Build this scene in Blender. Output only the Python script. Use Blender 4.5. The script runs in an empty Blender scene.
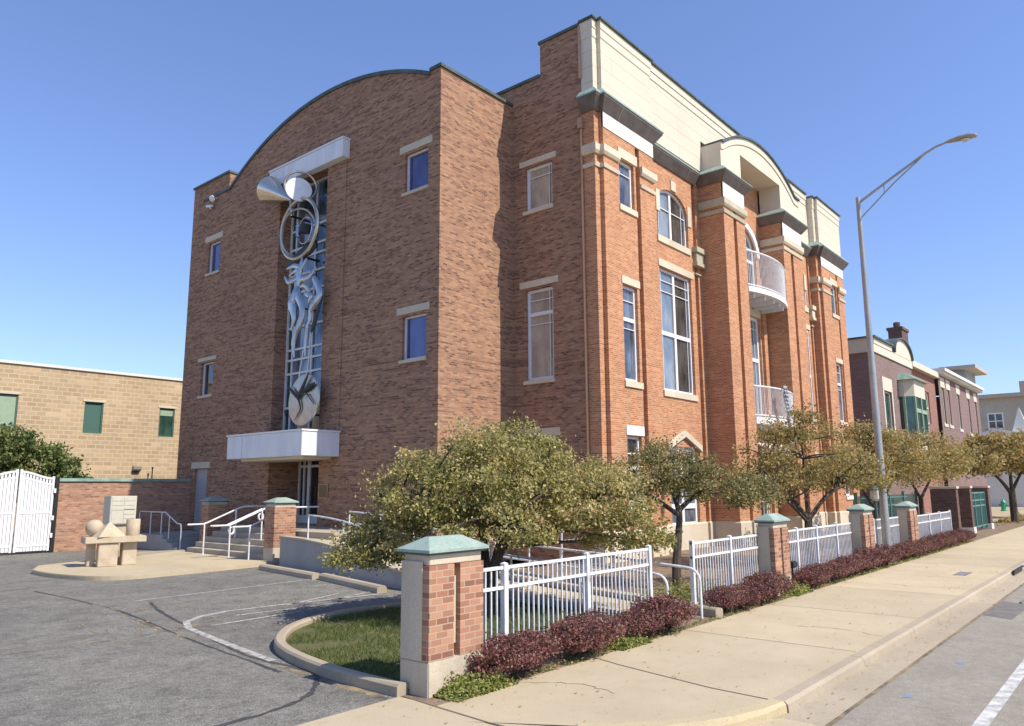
import bpy, bmesh, math, random
from mathutils import Vector, Matrix, noise

# ------------------------------------------------------------------ camera, sky, sun, exposure
scene = bpy.context.scene
COL = scene.collection
FOC, YAW, PITCH, ROLL = 758.23, 0.70176, 0.16269, -0.006468
cam_data = bpy.data.cameras.new("camera")
cam = bpy.data.objects.new("camera", cam_data)
COL.objects.link(cam)
cam_data.sensor_fit = 'HORIZONTAL'
cam_data.sensor_width = 36.0
cam_data.lens = FOC / 1024 * 36.0
cam_data.clip_start = 0.05
cam_data.clip_end = 5000
fw = Vector((math.cos(YAW) * math.cos(PITCH), math.sin(YAW) * math.cos(PITCH), math.sin(PITCH)))
rt0 = Vector((math.sin(YAW), -math.cos(YAW), 0))
up0 = rt0.cross(fw)
rt = rt0 * math.cos(ROLL) + up0 * math.sin(ROLL)
up = up0 * math.cos(ROLL) - rt0 * math.sin(ROLL)
m = Matrix((rt, up, -fw)).transposed().to_4x4()
m.translation = Vector((0, 0, 2.5))
cam.matrix_world = m
scene.camera = cam

SUN = Vector((0.195, -1.0, 1.14)).normalized()      # towards the sun
SUN_EL = math.asin(SUN.z)
world = bpy.data.worlds.new("World")
scene.world = world
world.use_nodes = True
wn = world.node_tree.nodes
wl = world.node_tree.links
wn.clear()
sky = wn.new("ShaderNodeTexSky")
sky.sky_type = 'NISHITA'
sky.sun_disc = False
sky.sun_elevation = SUN_EL
sky.sun_rotation = math.atan2(SUN.x, SUN.y)
sky.altitude = 200
sky.air_density = 1.0
sky.dust_density = 0.3
sky.ozone_density = 2.4
bg = wn.new("ShaderNodeBackground")
bg.inputs["Strength"].default_value = 0.15
wo = wn.new("ShaderNodeOutputWorld")
tint = wn.new("ShaderNodeMix")          # a slightly more violet blue, as in the photograph
tint.data_type = 'RGBA'
tint.blend_type = 'MULTIPLY'
tint.inputs[0].default_value = 1.0
tint.inputs[7].default_value = (0.93, 1.01, 1.32, 1)
gam = wn.new("ShaderNodeGamma")
gam.inputs[1].default_value = 0.85
wl.new(sky.outputs[0], gam.inputs[0])
wl.new(gam.outputs[0], tint.inputs[6])
wl.new(tint.outputs[2], bg.inputs["Color"])
wl.new(bg.outputs[0], wo.inputs["Surface"])
sun_data = bpy.data.lights.new("sun", 'SUN')
sun_data.energy = 4.6
sun_data.angle = math.radians(0.5)
sun_data.color = (1.0, 0.92, 0.80)
sun = bpy.data.objects.new("sun", sun_data)
sun.rotation_euler = (-SUN).to_track_quat('-Z', 'Y').to_euler()
sun.location = (0, -20, 40)
COL.objects.link(sun)
vs = scene.view_settings
vs.view_transform = 'Standard'
vs.look = 'None'
vs.exposure = 0.45
vs.gamma = 1.0
vs.use_curve_mapping = False
scene.cycles.max_bounces = 6

R = random.Random(7)

# ------------------------------------------------------------------ materials
def new_mat(name):
    mt = bpy.data.materials.new(name)
    mt.use_nodes = True
    nt = mt.node_tree
    b = nt.nodes["Principled BSDF"]
    return mt, nt, nt.nodes, nt.links, b

def _pos(n, l, scale=(1, 1, 1)):
    g = n.new("ShaderNodeNewGeometry")
    mp = n.new("ShaderNodeMapping")
    mp.inputs["Scale"].default_value = scale
    l.new(g.outputs["Position"], mp.inputs["Vector"])
    return mp.outputs[0]

def _ramp(n, l, fac, stops):
    r = n.new("ShaderNodeValToRGB")
    e = r.color_ramp.elements
    while len(e) < len(stops):
        e.new(0.5)
    for k, (p, c) in enumerate(stops):
        e[k].position = p
        e[k].color = (*c, 1) if len(c) == 3 else c
    l.new(fac, r.inputs[0])
    return r.outputs[0]

def _noise(n, l, vec, scale, detail=4, rough=0.6):
    t = n.new("ShaderNodeTexNoise")
    t.inputs["Scale"].default_value = scale
    t.inputs["Detail"].default_value = detail
    t.inputs["Roughness"].default_value = rough
    l.new(vec, t.inputs["Vector"])
    return t.outputs["Fac"]

def _mix(n, l, a, b, fac, mode='MIX'):
    x = n.new("ShaderNodeMix")
    x.data_type = 'RGBA'
    x.blend_type = mode
    for sock, v in ((x.inputs[0], fac), (x.inputs[6], a), (x.inputs[7], b)):
        if isinstance(v, (int, float)):
            sock.default_value = v
        elif isinstance(v, tuple):
            sock.default_value = (*v, 1)
        else:
            l.new(v, sock)
    return x.outputs[2]

def _bump(n, l, b, h, strength=0.3, dist=0.02):
    bm = n.new("ShaderNodeBump")
    bm.inputs["Strength"].default_value = strength
    bm.inputs["Distance"].default_value = dist
    l.new(h, bm.inputs["Height"])
    l.new(bm.outputs[0], b.inputs["Normal"])

def mat_mottled(name, stops, scale=3, rough=0.8, metal=0.0, fine=40, bump=0.15, stretch=(1, 1, 1), spec=0.3, fine_amt=0.25):
    mt, nt, n, l, b = new_mat(name)
    v = _pos(n, l, stretch)
    c = _ramp(n, l, _noise(n, l, v, scale, 6), stops)
    f = _noise(n, l, _pos(n, l), fine, 3)
    c2 = _ramp(n, l, f, [(0.3, (1 - fine_amt,) * 3), (0.7, (1 + 0 * fine_amt,) * 3)])
    c = _mix(n, l, c, c2, 1.0, 'MULTIPLY')
    l.new(c, b.inputs["Base Color"])
    b.inputs["Roughness"].default_value = rough
    b.inputs["Metallic"].default_value = metal
    b.inputs["Specular IOR Level"].default_value = spec
    if bump:
        _bump(n, l, b, f, bump, 0.01)
    return mt

def mat_brick(name, c1, c2, mortar, dark, bw=0.21, bh=0.072, mort=0.009, streak=0.45, streak_amt=0.8, stain=None, light=1.18):
    """running bond: every brick gets a tone of its own, darker bricks gather in loose runs along the courses"""
    mt, nt, n, l, b = new_mat(name)
    def math_(op, a, c=None):
        q = n.new("ShaderNodeMath"); q.operation = op
        for k, v in enumerate((a, c)):
            if v is None: continue
            if isinstance(v, (int, float)): q.inputs[k].default_value = v
            else: l.new(v, q.inputs[k])
        return q.outputs[0]
    g = n.new("ShaderNodeNewGeometry")
    s = n.new("ShaderNodeSeparateXYZ")
    l.new(g.outputs["Position"], s.inputs[0])
    u = math_('ADD', s.outputs[0], s.outputs[1]); v = s.outputs[2]
    cb = n.new("ShaderNodeCombineXYZ")
    l.new(u, cb.inputs[0]); l.new(v, cb.inputs[1])
    t = n.new("ShaderNodeTexBrick")
    t.inputs["Scale"].default_value = 1.0
    t.inputs["Brick Width"].default_value = bw
    t.inputs["Row Height"].default_value = bh
    t.inputs["Mortar Size"].default_value = mort
    t.inputs["Mortar Smooth"].default_value = 0.2
    l.new(cb.outputs[0], t.inputs["Vector"])
    row = math_('FLOOR', math_('DIVIDE', v, bh))
    even = math_('SUBTRACT', 1.0, math_('ABSOLUTE', math_('MODULO', row, 2.0)))
    col = math_('FLOOR', math_('DIVIDE', math_('ADD', u, math_('MULTIPLY', even, bw * 0.5)), bw))
    cell = n.new("ShaderNodeCombineXYZ"); l.new(col, cell.inputs[0]); l.new(row, cell.inputs[1])
    wn_ = n.new("ShaderNodeTexWhiteNoise"); wn_.noise_dimensions = '2D'; l.new(cell.outputs[0], wn_.inputs["Vector"])
    rnd = wn_.outputs["Value"]
    mp = n.new("ShaderNodeMapping"); mp.inputs["Scale"].default_value = (0.16, 0.55, 1)
    l.new(cell.outputs[0], mp.inputs["Vector"])
    clus = _noise(n, l, mp.outputs[0], 1.0, 3, 0.6)
    val = math_('ADD', math_('MULTIPLY', rnd, 0.5), math_('MULTIPLY', math_('SUBTRACT', clus, 0.5), 1.5))
    val = math_('ADD', val, 0.25)
    p = streak * 0.75
    mid = tuple((a + c) / 2 for a, c in zip(c1, c2)); dk = tuple(a * streak_amt + c * (1 - streak_amt) for a, c in zip(dark, c2))
    c = _ramp(n, l, val, [(max(0.02, p - 0.12), dk), (p + 0.06, c2), (0.55, mid), (0.7, c1), (0.95, tuple(min(1, x * light) for x in c1))])
    c = _mix(n, l, c, mortar, t.outputs["Fac"])
    nz2 = _noise(n, l, cb.outputs[0], 0.35, 5, 0.6)
    c = _mix(n, l, c, _ramp(n, l, nz2, [(0.3, (0.86, 0.86, 0.87)), (0.7, (1.0, 1.0, 1.0))]), 1.0, 'MULTIPLY')
    if stain:
        nz3 = _noise(n, l, cb.outputs[0], 1.3, 6, 0.75)
        sf = _ramp(n, l, nz3, [(0.58, (0, 0, 0)), (0.72, (0.45,) * 3)])
        c = _mix(n, l, c, stain, sf)
    l.new(c, b.inputs["Base Color"])
    b.inputs["Roughness"].default_value = 0.9
    b.inputs["Specular IOR Level"].default_value = 0.2
    _bump(n, l, b, math_('ADD', math_('SUBTRACT', 1.0, t.outputs["Fac"]), math_('MULTIPLY', rnd, 0.3)), 0.4, 0.01)
    return mt

def mat_plain(name, col, rough=0.5, metal=0.0, spec=0.5, var=0.12, scale=6):
    return mat_mottled(name, [(0.3, tuple(x * (1 - var) for x in col)), (0.7, col)], scale=scale, rough=rough, metal=metal, bump=0.04, spec=spec, fine_amt=0.06)

def mat_glass(name, col, metal=0.3, rough=0.05, low=None):
    mt, nt, n, l, b = new_mat(name)
    v = _pos(n, l)
    f = _noise(n, l, _pos(n, l, (1, 1, 0.45)), 1.5, 3)
    c = _ramp(n, l, f, [(0.38, low or tuple(x * 0.6 for x in col)), (0.62, col)])  # uneven tones painted into the glass in place of reflections
    l.new(c, b.inputs["Base Color"])
    b.inputs["Metallic"].default_value = metal
    b.inputs["Roughness"].default_value = rough
    b.inputs["Specular IOR Level"].default_value = 0.9
    _bump(n, l, b, _noise(n, l, v, 1.1, 2), 0.12, 0.05)
    return mt

def mat_leaf(name, stops, transl=0.35, rough=0.55):
    mt, nt, n, l, b = new_mat(name)
    at = n.new("ShaderNodeAttribute"); at.attribute_name = "tint"
    c = _ramp(n, l, at.outputs["Fac"], stops)
    l.new(c, b.inputs["Base Color"])
    b.inputs["Roughness"].default_value = rough
    b.inputs["Specular IOR Level"].default_value = 0.35
    tr = n.new("ShaderNodeBsdfTranslucent")
    l.new(c, tr.inputs["Color"])
    mx = n.new("ShaderNodeMixShader")
    mx.inputs[0].default_value = transl
    l.new(b.outputs[0], mx.inputs[1]); l.new(tr.outputs[0], mx.inputs[2])
    l.new(mx.outputs[0], n["Material Output"].inputs["Surface"])
    return mt

def mat_asphalt(name, base, worn, mottle=1.0):
    mt, nt, n, l, b = new_mat(name)
    v = _pos(n, l)
    big = _noise(n, l, v, 0.28, 6, 0.65)
    c = _ramp(n, l, big, [(0.3, base), (0.7, worn)])
    mid = _noise(n, l, v, 9, 5, 0.7)
    c = _mix(n, l, c, _ramp(n, l, mid, [(0.35, (1 - 0.30 * mottle,) * 3), (0.65, (1.05,) * 3)]), 1.0, 'MULTIPLY')
    med = _noise(n, l, v, 1.7, 7, 0.75)
    c = _mix(n, l, c, _ramp(n, l, med, [(0.36, (1 - 0.26 * mottle,) * 3), (0.5, (1.0,) * 3), (0.66, (1 + 0.18 * mottle,) * 3)]), 1.0, 'MULTIPLY')
    fine = _noise(n, l, v, 55, 3, 0.85)
    sp = _ramp(n, l, fine, [(0.40, (1 - 0.5 * mottle,) * 3), (0.52, (0.95,) * 3), (0.66, (1 + 0.7 * mottle,) * 3)])
    c = _mix(n, l, c, sp, 1.0, 'MULTIPLY')
    l.new(c, b.inputs["Base Color"])
    b.inputs["Roughness"].default_value = 0.92
    b.inputs["Specular IOR Level"].default_value = 0.2
    _bump(n, l, b, fine, 0.5, 0.01)
    return mt

def mat_concrete(name, a, c_, stain=(0.3, 0.24, 0.17), amt=0.35):
    mt, nt, n, l, b = new_mat(name)
    v = _pos(n, l)
    c = _ramp(n, l, _noise(n, l, v, 0.7, 7, 0.65), [(0.3, a), (0.7, c_)])
    st = _ramp(n, l, _noise(n, l, v, 2.3, 7, 0.75), [(0.55, (0, 0, 0)), (0.8, (amt,) * 3)])
    c = _mix(n, l, c, stain, st)
    fine = _noise(n, l, v, 70, 2, 0.7)
    c = _mix(n, l, c, _ramp(n, l, fine, [(0.32, (0.8,) * 3), (0.6, (1,) * 3)]), 1.0, 'MULTIPLY')
    sx = n.new("ShaderNodeSeparateXYZ"); l.new(v, sx.inputs[0])
    dv = n.new("ShaderNodeMath"); dv.operation = 'MULTIPLY_ADD'; dv.inputs[1].default_value = 1 / 3.8; dv.inputs[2].default_value = -12.6 / 3.8
    l.new(sx.outputs[0], dv.inputs[0])
    fl = n.new("ShaderNodeMath"); fl.operation = 'FLOOR'; l.new(dv.outputs[0], fl.inputs[0])
    ws = n.new("ShaderNodeTexWhiteNoise"); ws.noise_dimensions = '1D'; l.new(fl.outputs[0], ws.inputs["W"])
    c = _mix(n, l, c, _ramp(n, l, ws.outputs["Value"], [(0.0, (0.90, 0.90, 0.91)), (1.0, (1.02, 1.01, 1.0))]), 1.0, 'MULTIPLY')
    spots = _noise(n, l, v, 14, 2, 0.5)
    c = _mix(n, l, c, (0.2, 0.17, 0.14), _ramp(n, l, spots, [(0.69, (0, 0, 0)), (0.73, (0.5,) * 3)]))
    l.new(c, b.inputs["Base Color"])
    b.inputs["Roughness"].default_value = 0.9
    b.inputs["Specular IOR Level"].default_value = 0.2
    _bump(n, l, b, fine, 0.2, 0.006)
    return mt

M = {}
M['brown_brick'] = mat_brick("brown_brick", (0.405, 0.228, 0.137), (0.295, 0.155, 0.097), (0.33, 0.222, 0.15), (0.115, 0.058, 0.048), streak=0.45, streak_amt=0.72)
M['red_brick'] = mat_brick("red_brick", (0.535, 0.255, 0.125), (0.415, 0.172, 0.08), (0.53, 0.345, 0.22), (0.31, 0.115, 0.06), mort=0.011, streak=0.42, streak_amt=0.6, stain=(0.60, 0.41, 0.28))
M['pier_brick'] = mat_brick("pier_brick", (0.45, 0.245, 0.155), (0.31, 0.145, 0.09), (0.44, 0.33, 0.235), (0.20, 0.095, 0.07), bw=0.20, bh=0.082, mort=0.008, streak=0.40, streak_amt=0.7)
M['wall_brick'] = mat_brick("wall_brick", (0.46, 0.265, 0.17), (0.36, 0.19, 0.125), (0.38, 0.27, 0.20), (0.21, 0.11, 0.085), bw=0.21, bh=0.078, streak=0.42, streak_amt=0.7)
M['purple_brick'] = mat_brick("purple_brick", (0.25, 0.17, 0.155), (0.21, 0.14, 0.13), (0.27, 0.205, 0.19), (0.16, 0.105, 0.10), streak=0.4, streak_amt=0.5)
M['dusky_brick'] = mat_brick("dusky_brick", (0.34, 0.17, 0.13), (0.28, 0.13, 0.10), (0.32, 0.22, 0.18), (0.22, 0.11, 0.09), streak=0.4, streak_amt=0.5)
M['dark_brick'] = mat_brick("dark_brick", (0.16, 0.095, 0.075), (0.12, 0.07, 0.06), (0.16, 0.12, 0.10), (0.08, 0.05, 0.045), streak=0.4, streak_amt=0.6)
M['tan_block'] = mat_brick("tan_block", (0.50, 0.37, 0.225), (0.44, 0.32, 0.19), (0.54, 0.45, 0.31), (0.38, 0.27, 0.165), bw=0.55, bh=0.27, mort=0.03, streak=0.42, streak_amt=0.5)
M['cream_stucco'] = mat_brick("cream_stucco", (0.66, 0.595, 0.47), (0.64, 0.575, 0.455), (0.46, 0.40, 0.31), (0.60, 0.53, 0.41), bw=6.2, bh=0.62, mort=0.012, streak=0.1, streak_amt=0.5, light=1.04)
M['stucco'] = mat_mottled("stucco", [(0.3, (0.60, 0.535, 0.42)), (0.7, (0.67, 0.605, 0.48))], scale=0.8, fine=50, fine_amt=0.12)
M['limestone'] = mat_concrete("limestone", (0.58, 0.50, 0.37), (0.70, 0.62, 0.48), (0.30, 0.25, 0.17), 0.45)
M['stained_stone'] = mat_concrete("stained_stone", (0.42, 0.40, 0.29), (0.60, 0.53, 0.39), (0.20, 0.28, 0.20), 0.75)
M['white_stone'] = mat_concrete("white_stone", (0.72, 0.70, 0.62), (0.80, 0.77, 0.69), (0.42, 0.50, 0.40), 0.35)
M['pier_stone'] = mat_mottled("pier_stone", [(0.3, (0.44, 0.37, 0.27)), (0.55, (0.58, 0.50, 0.38)), (0.8, (0.64, 0.57, 0.45))], scale=1.5, stretch=(1, 1, 0.35), fine=60)
M['copper'] = mat_mottled("green_copper", [(0.3, (0.16, 0.27, 0.22)), (0.55, (0.27, 0.41, 0.34)), (0.8, (0.38, 0.50, 0.43))], scale=2.2, rough=0.6, fine=30, spec=0.4)
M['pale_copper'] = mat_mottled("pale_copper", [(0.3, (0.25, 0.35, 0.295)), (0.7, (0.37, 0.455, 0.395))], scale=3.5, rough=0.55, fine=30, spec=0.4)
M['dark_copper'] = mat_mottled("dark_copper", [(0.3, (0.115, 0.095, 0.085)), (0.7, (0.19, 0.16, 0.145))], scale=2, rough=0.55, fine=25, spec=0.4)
M['coping'] = mat_mottled("coping_metal", [(0.3, (0.06, 0.075, 0.07)), (0.7, (0.12, 0.16, 0.14))], scale=2, rough=0.5)
M['new_copper'] = mat_plain("new_copper", (0.55, 0.30, 0.17), 0.4, 0.5)
M['white_paint'] = mat_plain("white_paint", (0.80, 0.80, 0.80), 0.4)
M['rail_white'] = mat_mottled("rail_white", [(0.28, (0.42, 0.38, 0.33)), (0.40, (0.66, 0.66, 0.66)), (0.6, (0.78, 0.785, 0.79))], scale=9, rough=0.45, fine=40, fine_amt=0.15, stretch=(1, 1, 0.5))
M['white_panel'] = mat_mottled("white_panel", [(0.3, (0.62, 0.64, 0.66)), (0.6, (0.76, 0.77, 0.79))], scale=1.6, rough=0.45, fine=20, fine_amt=0.08, stretch=(1, 1, 0.25), bump=0.03)
M['window_white'] = mat_plain("window_white", (0.76, 0.755, 0.76), 0.5)
M['door_grey'] = mat_plain("door_grey", (0.36, 0.37, 0.37), 0.5)
M['glass_blue'] = mat_glass("glass_blue", (0.10, 0.11, 0.25), 0.30)
M['glass_grey'] = mat_glass("glass_grey", (0.22, 0.25, 0.30), 0.35, low=(0.06, 0.07, 0.085))
M['glass_dim'] = mat_glass("glass_dim", (0.10, 0.095, 0.085), 0.15, low=(0.03, 0.03, 0.03))
M['glass_reflection'] = mat_glass("glass_reflection", (0.42, 0.39, 0.32), 0.05, rough=0.15, low=(0.26, 0.24, 0.20))  # reflected building painted into the panes as mottled tan
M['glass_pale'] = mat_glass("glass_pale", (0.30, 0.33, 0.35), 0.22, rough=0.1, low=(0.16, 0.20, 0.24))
M['glass_hall'] = mat_glass("glass_hall", (0.17, 0.23, 0.30), 0.45, low=(0.03, 0.045, 0.055))
M['glass_green'] = mat_glass("glass_green", (0.06, 0.13, 0.10), 0.3, low=(0.02, 0.05, 0.04))
M['black_glass'] = mat_glass("black_glass", (0.03, 0.03, 0.03), 0.0)
M['green_frame'] = mat_plain("green_frame", (0.06, 0.14, 0.11), 0.5)
M['pale_green_frame'] = mat_plain("pale_green_frame", (0.30, 0.40, 0.28), 0.5)
M['teal_metal'] = mat_plain("teal_metal", (0.10, 0.24, 0.21), 0.5)
M['cream_paint'] = mat_plain("cream_paint", (0.66, 0.595, 0.465), 0.6)
M['galv'] = mat_mottled("galvanised_steel", [(0.3, (0.36, 0.35, 0.32)), (0.7, (0.50, 0.49, 0.45))], scale=3, rough=0.45, metal=0.6, fine=25, stretch=(1, 1, 0.3))
M['steel'] = mat_mottled("brushed_steel", [(0.3, (0.34, 0.34, 0.34)), (0.7, (0.54, 0.54, 0.53))], scale=2, rough=0.24, metal=0.9, fine=40, bump=0.05)
M['bronze_steel'] = mat_mottled("bronze_steel", [(0.3, (0.46, 0.40, 0.32)), (0.7, (0.62, 0.56, 0.46))], scale=2, rough=0.3, metal=0.85, fine=40, bump=0.05)
M['cone_steel'] = mat_mottled("cone_steel", [(0.3, (0.62, 0.57, 0.48)), (0.7, (0.75, 0.70, 0.62))], scale=1.5, rough=0.22, metal=0.95, fine=40, bump=0.02)
M['dark_steel'] = mat_plain("dark_steel", (0.035, 0.035, 0.035), 0.45, 0.4)
M['black'] = mat_plain("black_metal", (0.02, 0.02, 0.02), 0.5)
M['bronze'] = mat_plain("bronze_plate", (0.16, 0.115, 0.07), 0.45, 0.4)
M['asphalt_lot'] = mat_asphalt("asphalt_lot", (0.175, 0.169, 0.152), (0.25, 0.239, 0.208))
M['asphalt_road'] = mat_asphalt("asphalt_road", (0.27, 0.243, 0.20), (0.32, 0.29, 0.238), 0.45)
M['concrete'] = mat_concrete("pavement_concrete", (0.47, 0.39, 0.26), (0.55, 0.465, 0.32), (0.33, 0.255, 0.15), 0.45)
M['concrete_step'] = mat_concrete("step_concrete", (0.40, 0.35, 0.27), (0.52, 0.45, 0.34), (0.25, 0.21, 0.15), 0.4)
M['ramp_concrete'] = mat_concrete("ramp_concrete", (0.36, 0.35, 0.33), (0.46, 0.44, 0.40), (0.24, 0.19, 0.14), 0.5)
M['kerb'] = mat_concrete("kerb_concrete", (0.38, 0.32, 0.235), (0.47, 0.40, 0.295), (0.26, 0.21, 0.15), 0.45)
M['kerb_yellow'] = mat_concrete("kerb_faded_yellow", (0.51, 0.43, 0.28), (0.56, 0.465, 0.27), (0.48, 0.41, 0.30), 0.8)
M['road_paint'] = mat_mottled("road_paint", [(0.35, (0.36, 0.35, 0.33)), (0.6, (0.66, 0.65, 0.62))], scale=6, fine=60)
M['lot_paint'] = mat_mottled("lot_paint", [(0.38, (0.25, 0.24, 0.22)), (0.6, (0.52, 0.50, 0.46))], scale=7, fine=60)
M['blue_paint'] = mat_mottled("blue_paint", [(0.4, (0.24, 0.25, 0.27)), (0.6, (0.20, 0.29, 0.46))], scale=9)
M['crack_seal'] = mat_mottled("crack_seal", [(0.4, (0.055, 0.055, 0.058)), (0.7, (0.085, 0.083, 0.08))], scale=4)
M['patch'] = mat_mottled("road_patch", [(0.35, (0.15, 0.14, 0.125)), (0.65, (0.22, 0.205, 0.18))], scale=4, fine=50)
M['crack_dirt'] = mat_mottled("crack_dirt", [(0.35, (0.10, 0.09, 0.075)), (0.6, (0.33, 0.25, 0.14))], scale=3)
M['joint'] = mat_plain("joint_dark", (0.16, 0.12, 0.09), 0.9)
M['soil'] = mat_mottled("mulch_soil", [(0.3, (0.19, 0.13, 0.085)), (0.7, (0.36, 0.265, 0.175))], scale=3, fine=30, bump=0.6, fine_amt=0.5)
M['dry_ground'] = mat_mottled("dry_ground", [(0.3, (0.36, 0.29, 0.18)), (0.6, (0.47, 0.39, 0.26))], scale=0.15, fine=4, bump=0.2)
M['lawn_soil'] = mat_mottled("lawn_soil", [(0.3, (0.075, 0.085, 0.03)), (0.7, (0.16, 0.145, 0.065))], scale=3, fine=25, bump=0.5)
M['bark'] = mat_mottled("bark", [(0.3, (0.055, 0.042, 0.032)), (0.7, (0.13, 0.10, 0.08))], scale=12, stretch=(1, 1, 0.2), fine=50, bump=0.6)
M['roofing'] = mat_plain("roofing", (0.22, 0.21, 0.20), 0.9)
M['fabric'] = mat_plain("awning_fabric", (0.62, 0.50, 0.40), 0.85)
M['flag'] = mat_mottled("flag_cloth", [(0.4, (0.16, 0.18, 0.24)), (0.52, (0.50, 0.50, 0.50)), (0.66, (0.30, 0.33, 0.40))], scale=4, stretch=(1, 1, 0.6))
M['stone_table'] = mat_mottled("cast_stone", [(0.3, (0.46, 0.37, 0.25)), (0.7, (0.62, 0.52, 0.38))], scale=2.5, fine=50, bump=0.3)
M['mailbox'] = mat_plain("mailbox_paint", (0.56, 0.53, 0.43), 0.5)
M['mail_line'] = mat_plain("mailbox_gap", (0.16, 0.15, 0.12), 0.6)
M['hydrant'] = mat_plain("hydrant_green", (0.05, 0.36, 0.18), 0.45)
M['lamp_glass'] = mat_plain("lamp_glass", (0.66, 0.62, 0.50), 0.3)
M['beige_siding'] = mat_mottled("beige_siding", [(0.3, (0.46, 0.40, 0.31)), (0.7, (0.54, 0.47, 0.37))], scale=0.3, fine=5)
M['grey_siding'] = mat_mottled("grey_siding", [(0.3, (0.34, 0.345, 0.34)), (0.7, (0.40, 0.40, 0.395))], scale=0.3, fine=5)
M['leaf_olive'] = mat_leaf("leaf_olive", [(0.0, (0.11, 0.125, 0.035)), (0.3, (0.27, 0.26, 0.08)), (0.65, (0.48, 0.41, 0.155)), (0.92, (0.62, 0.51, 0.25)), (1.0, (0.60, 0.42, 0.22))], transl=0.4)
M['leaf_gold'] = mat_leaf("leaf_gold", [(0.0, (0.14, 0.125, 0.045)), (0.4, (0.32, 0.262, 0.09)), (0.8, (0.47, 0.37, 0.145)), (1.0, (0.50, 0.31, 0.13))], transl=0.4)
M['leaf_mid'] = mat_leaf("leaf_mid", [(0.0, (0.10, 0.105, 0.035)), (0.4, (0.23, 0.215, 0.075)), (0.8, (0.38, 0.32, 0.14)), (1.0, (0.46, 0.30, 0.14))])
M['leaf_green'] = mat_leaf("leaf_green", [(0.0, (0.07, 0.10, 0.03)), (0.6, (0.19, 0.235, 0.075)), (1.0, (0.31, 0.29, 0.12))])
M['leaf_red'] = mat_leaf("leaf_red", [(0.0, (0.085, 0.05, 0.038)), (0.45, (0.20, 0.085, 0.075)), (0.8, (0.30, 0.125, 0.105)), (1.0, (0.25, 0.21, 0.11))], transl=0.25)
M['leaf_grass'] = mat_leaf("leaf_grass", [(0.0, (0.06, 0.085, 0.02)), (0.6, (0.12, 0.165, 0.04)), (1.0, (0.28, 0.27, 0.10))])
M['leaf_cover'] = mat_leaf("leaf_cover", [(0.0, (0.13, 0.16, 0.03)), (0.6, (0.29, 0.32, 0.085)), (1.0, (0.44, 0.41, 0.15))])

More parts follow.
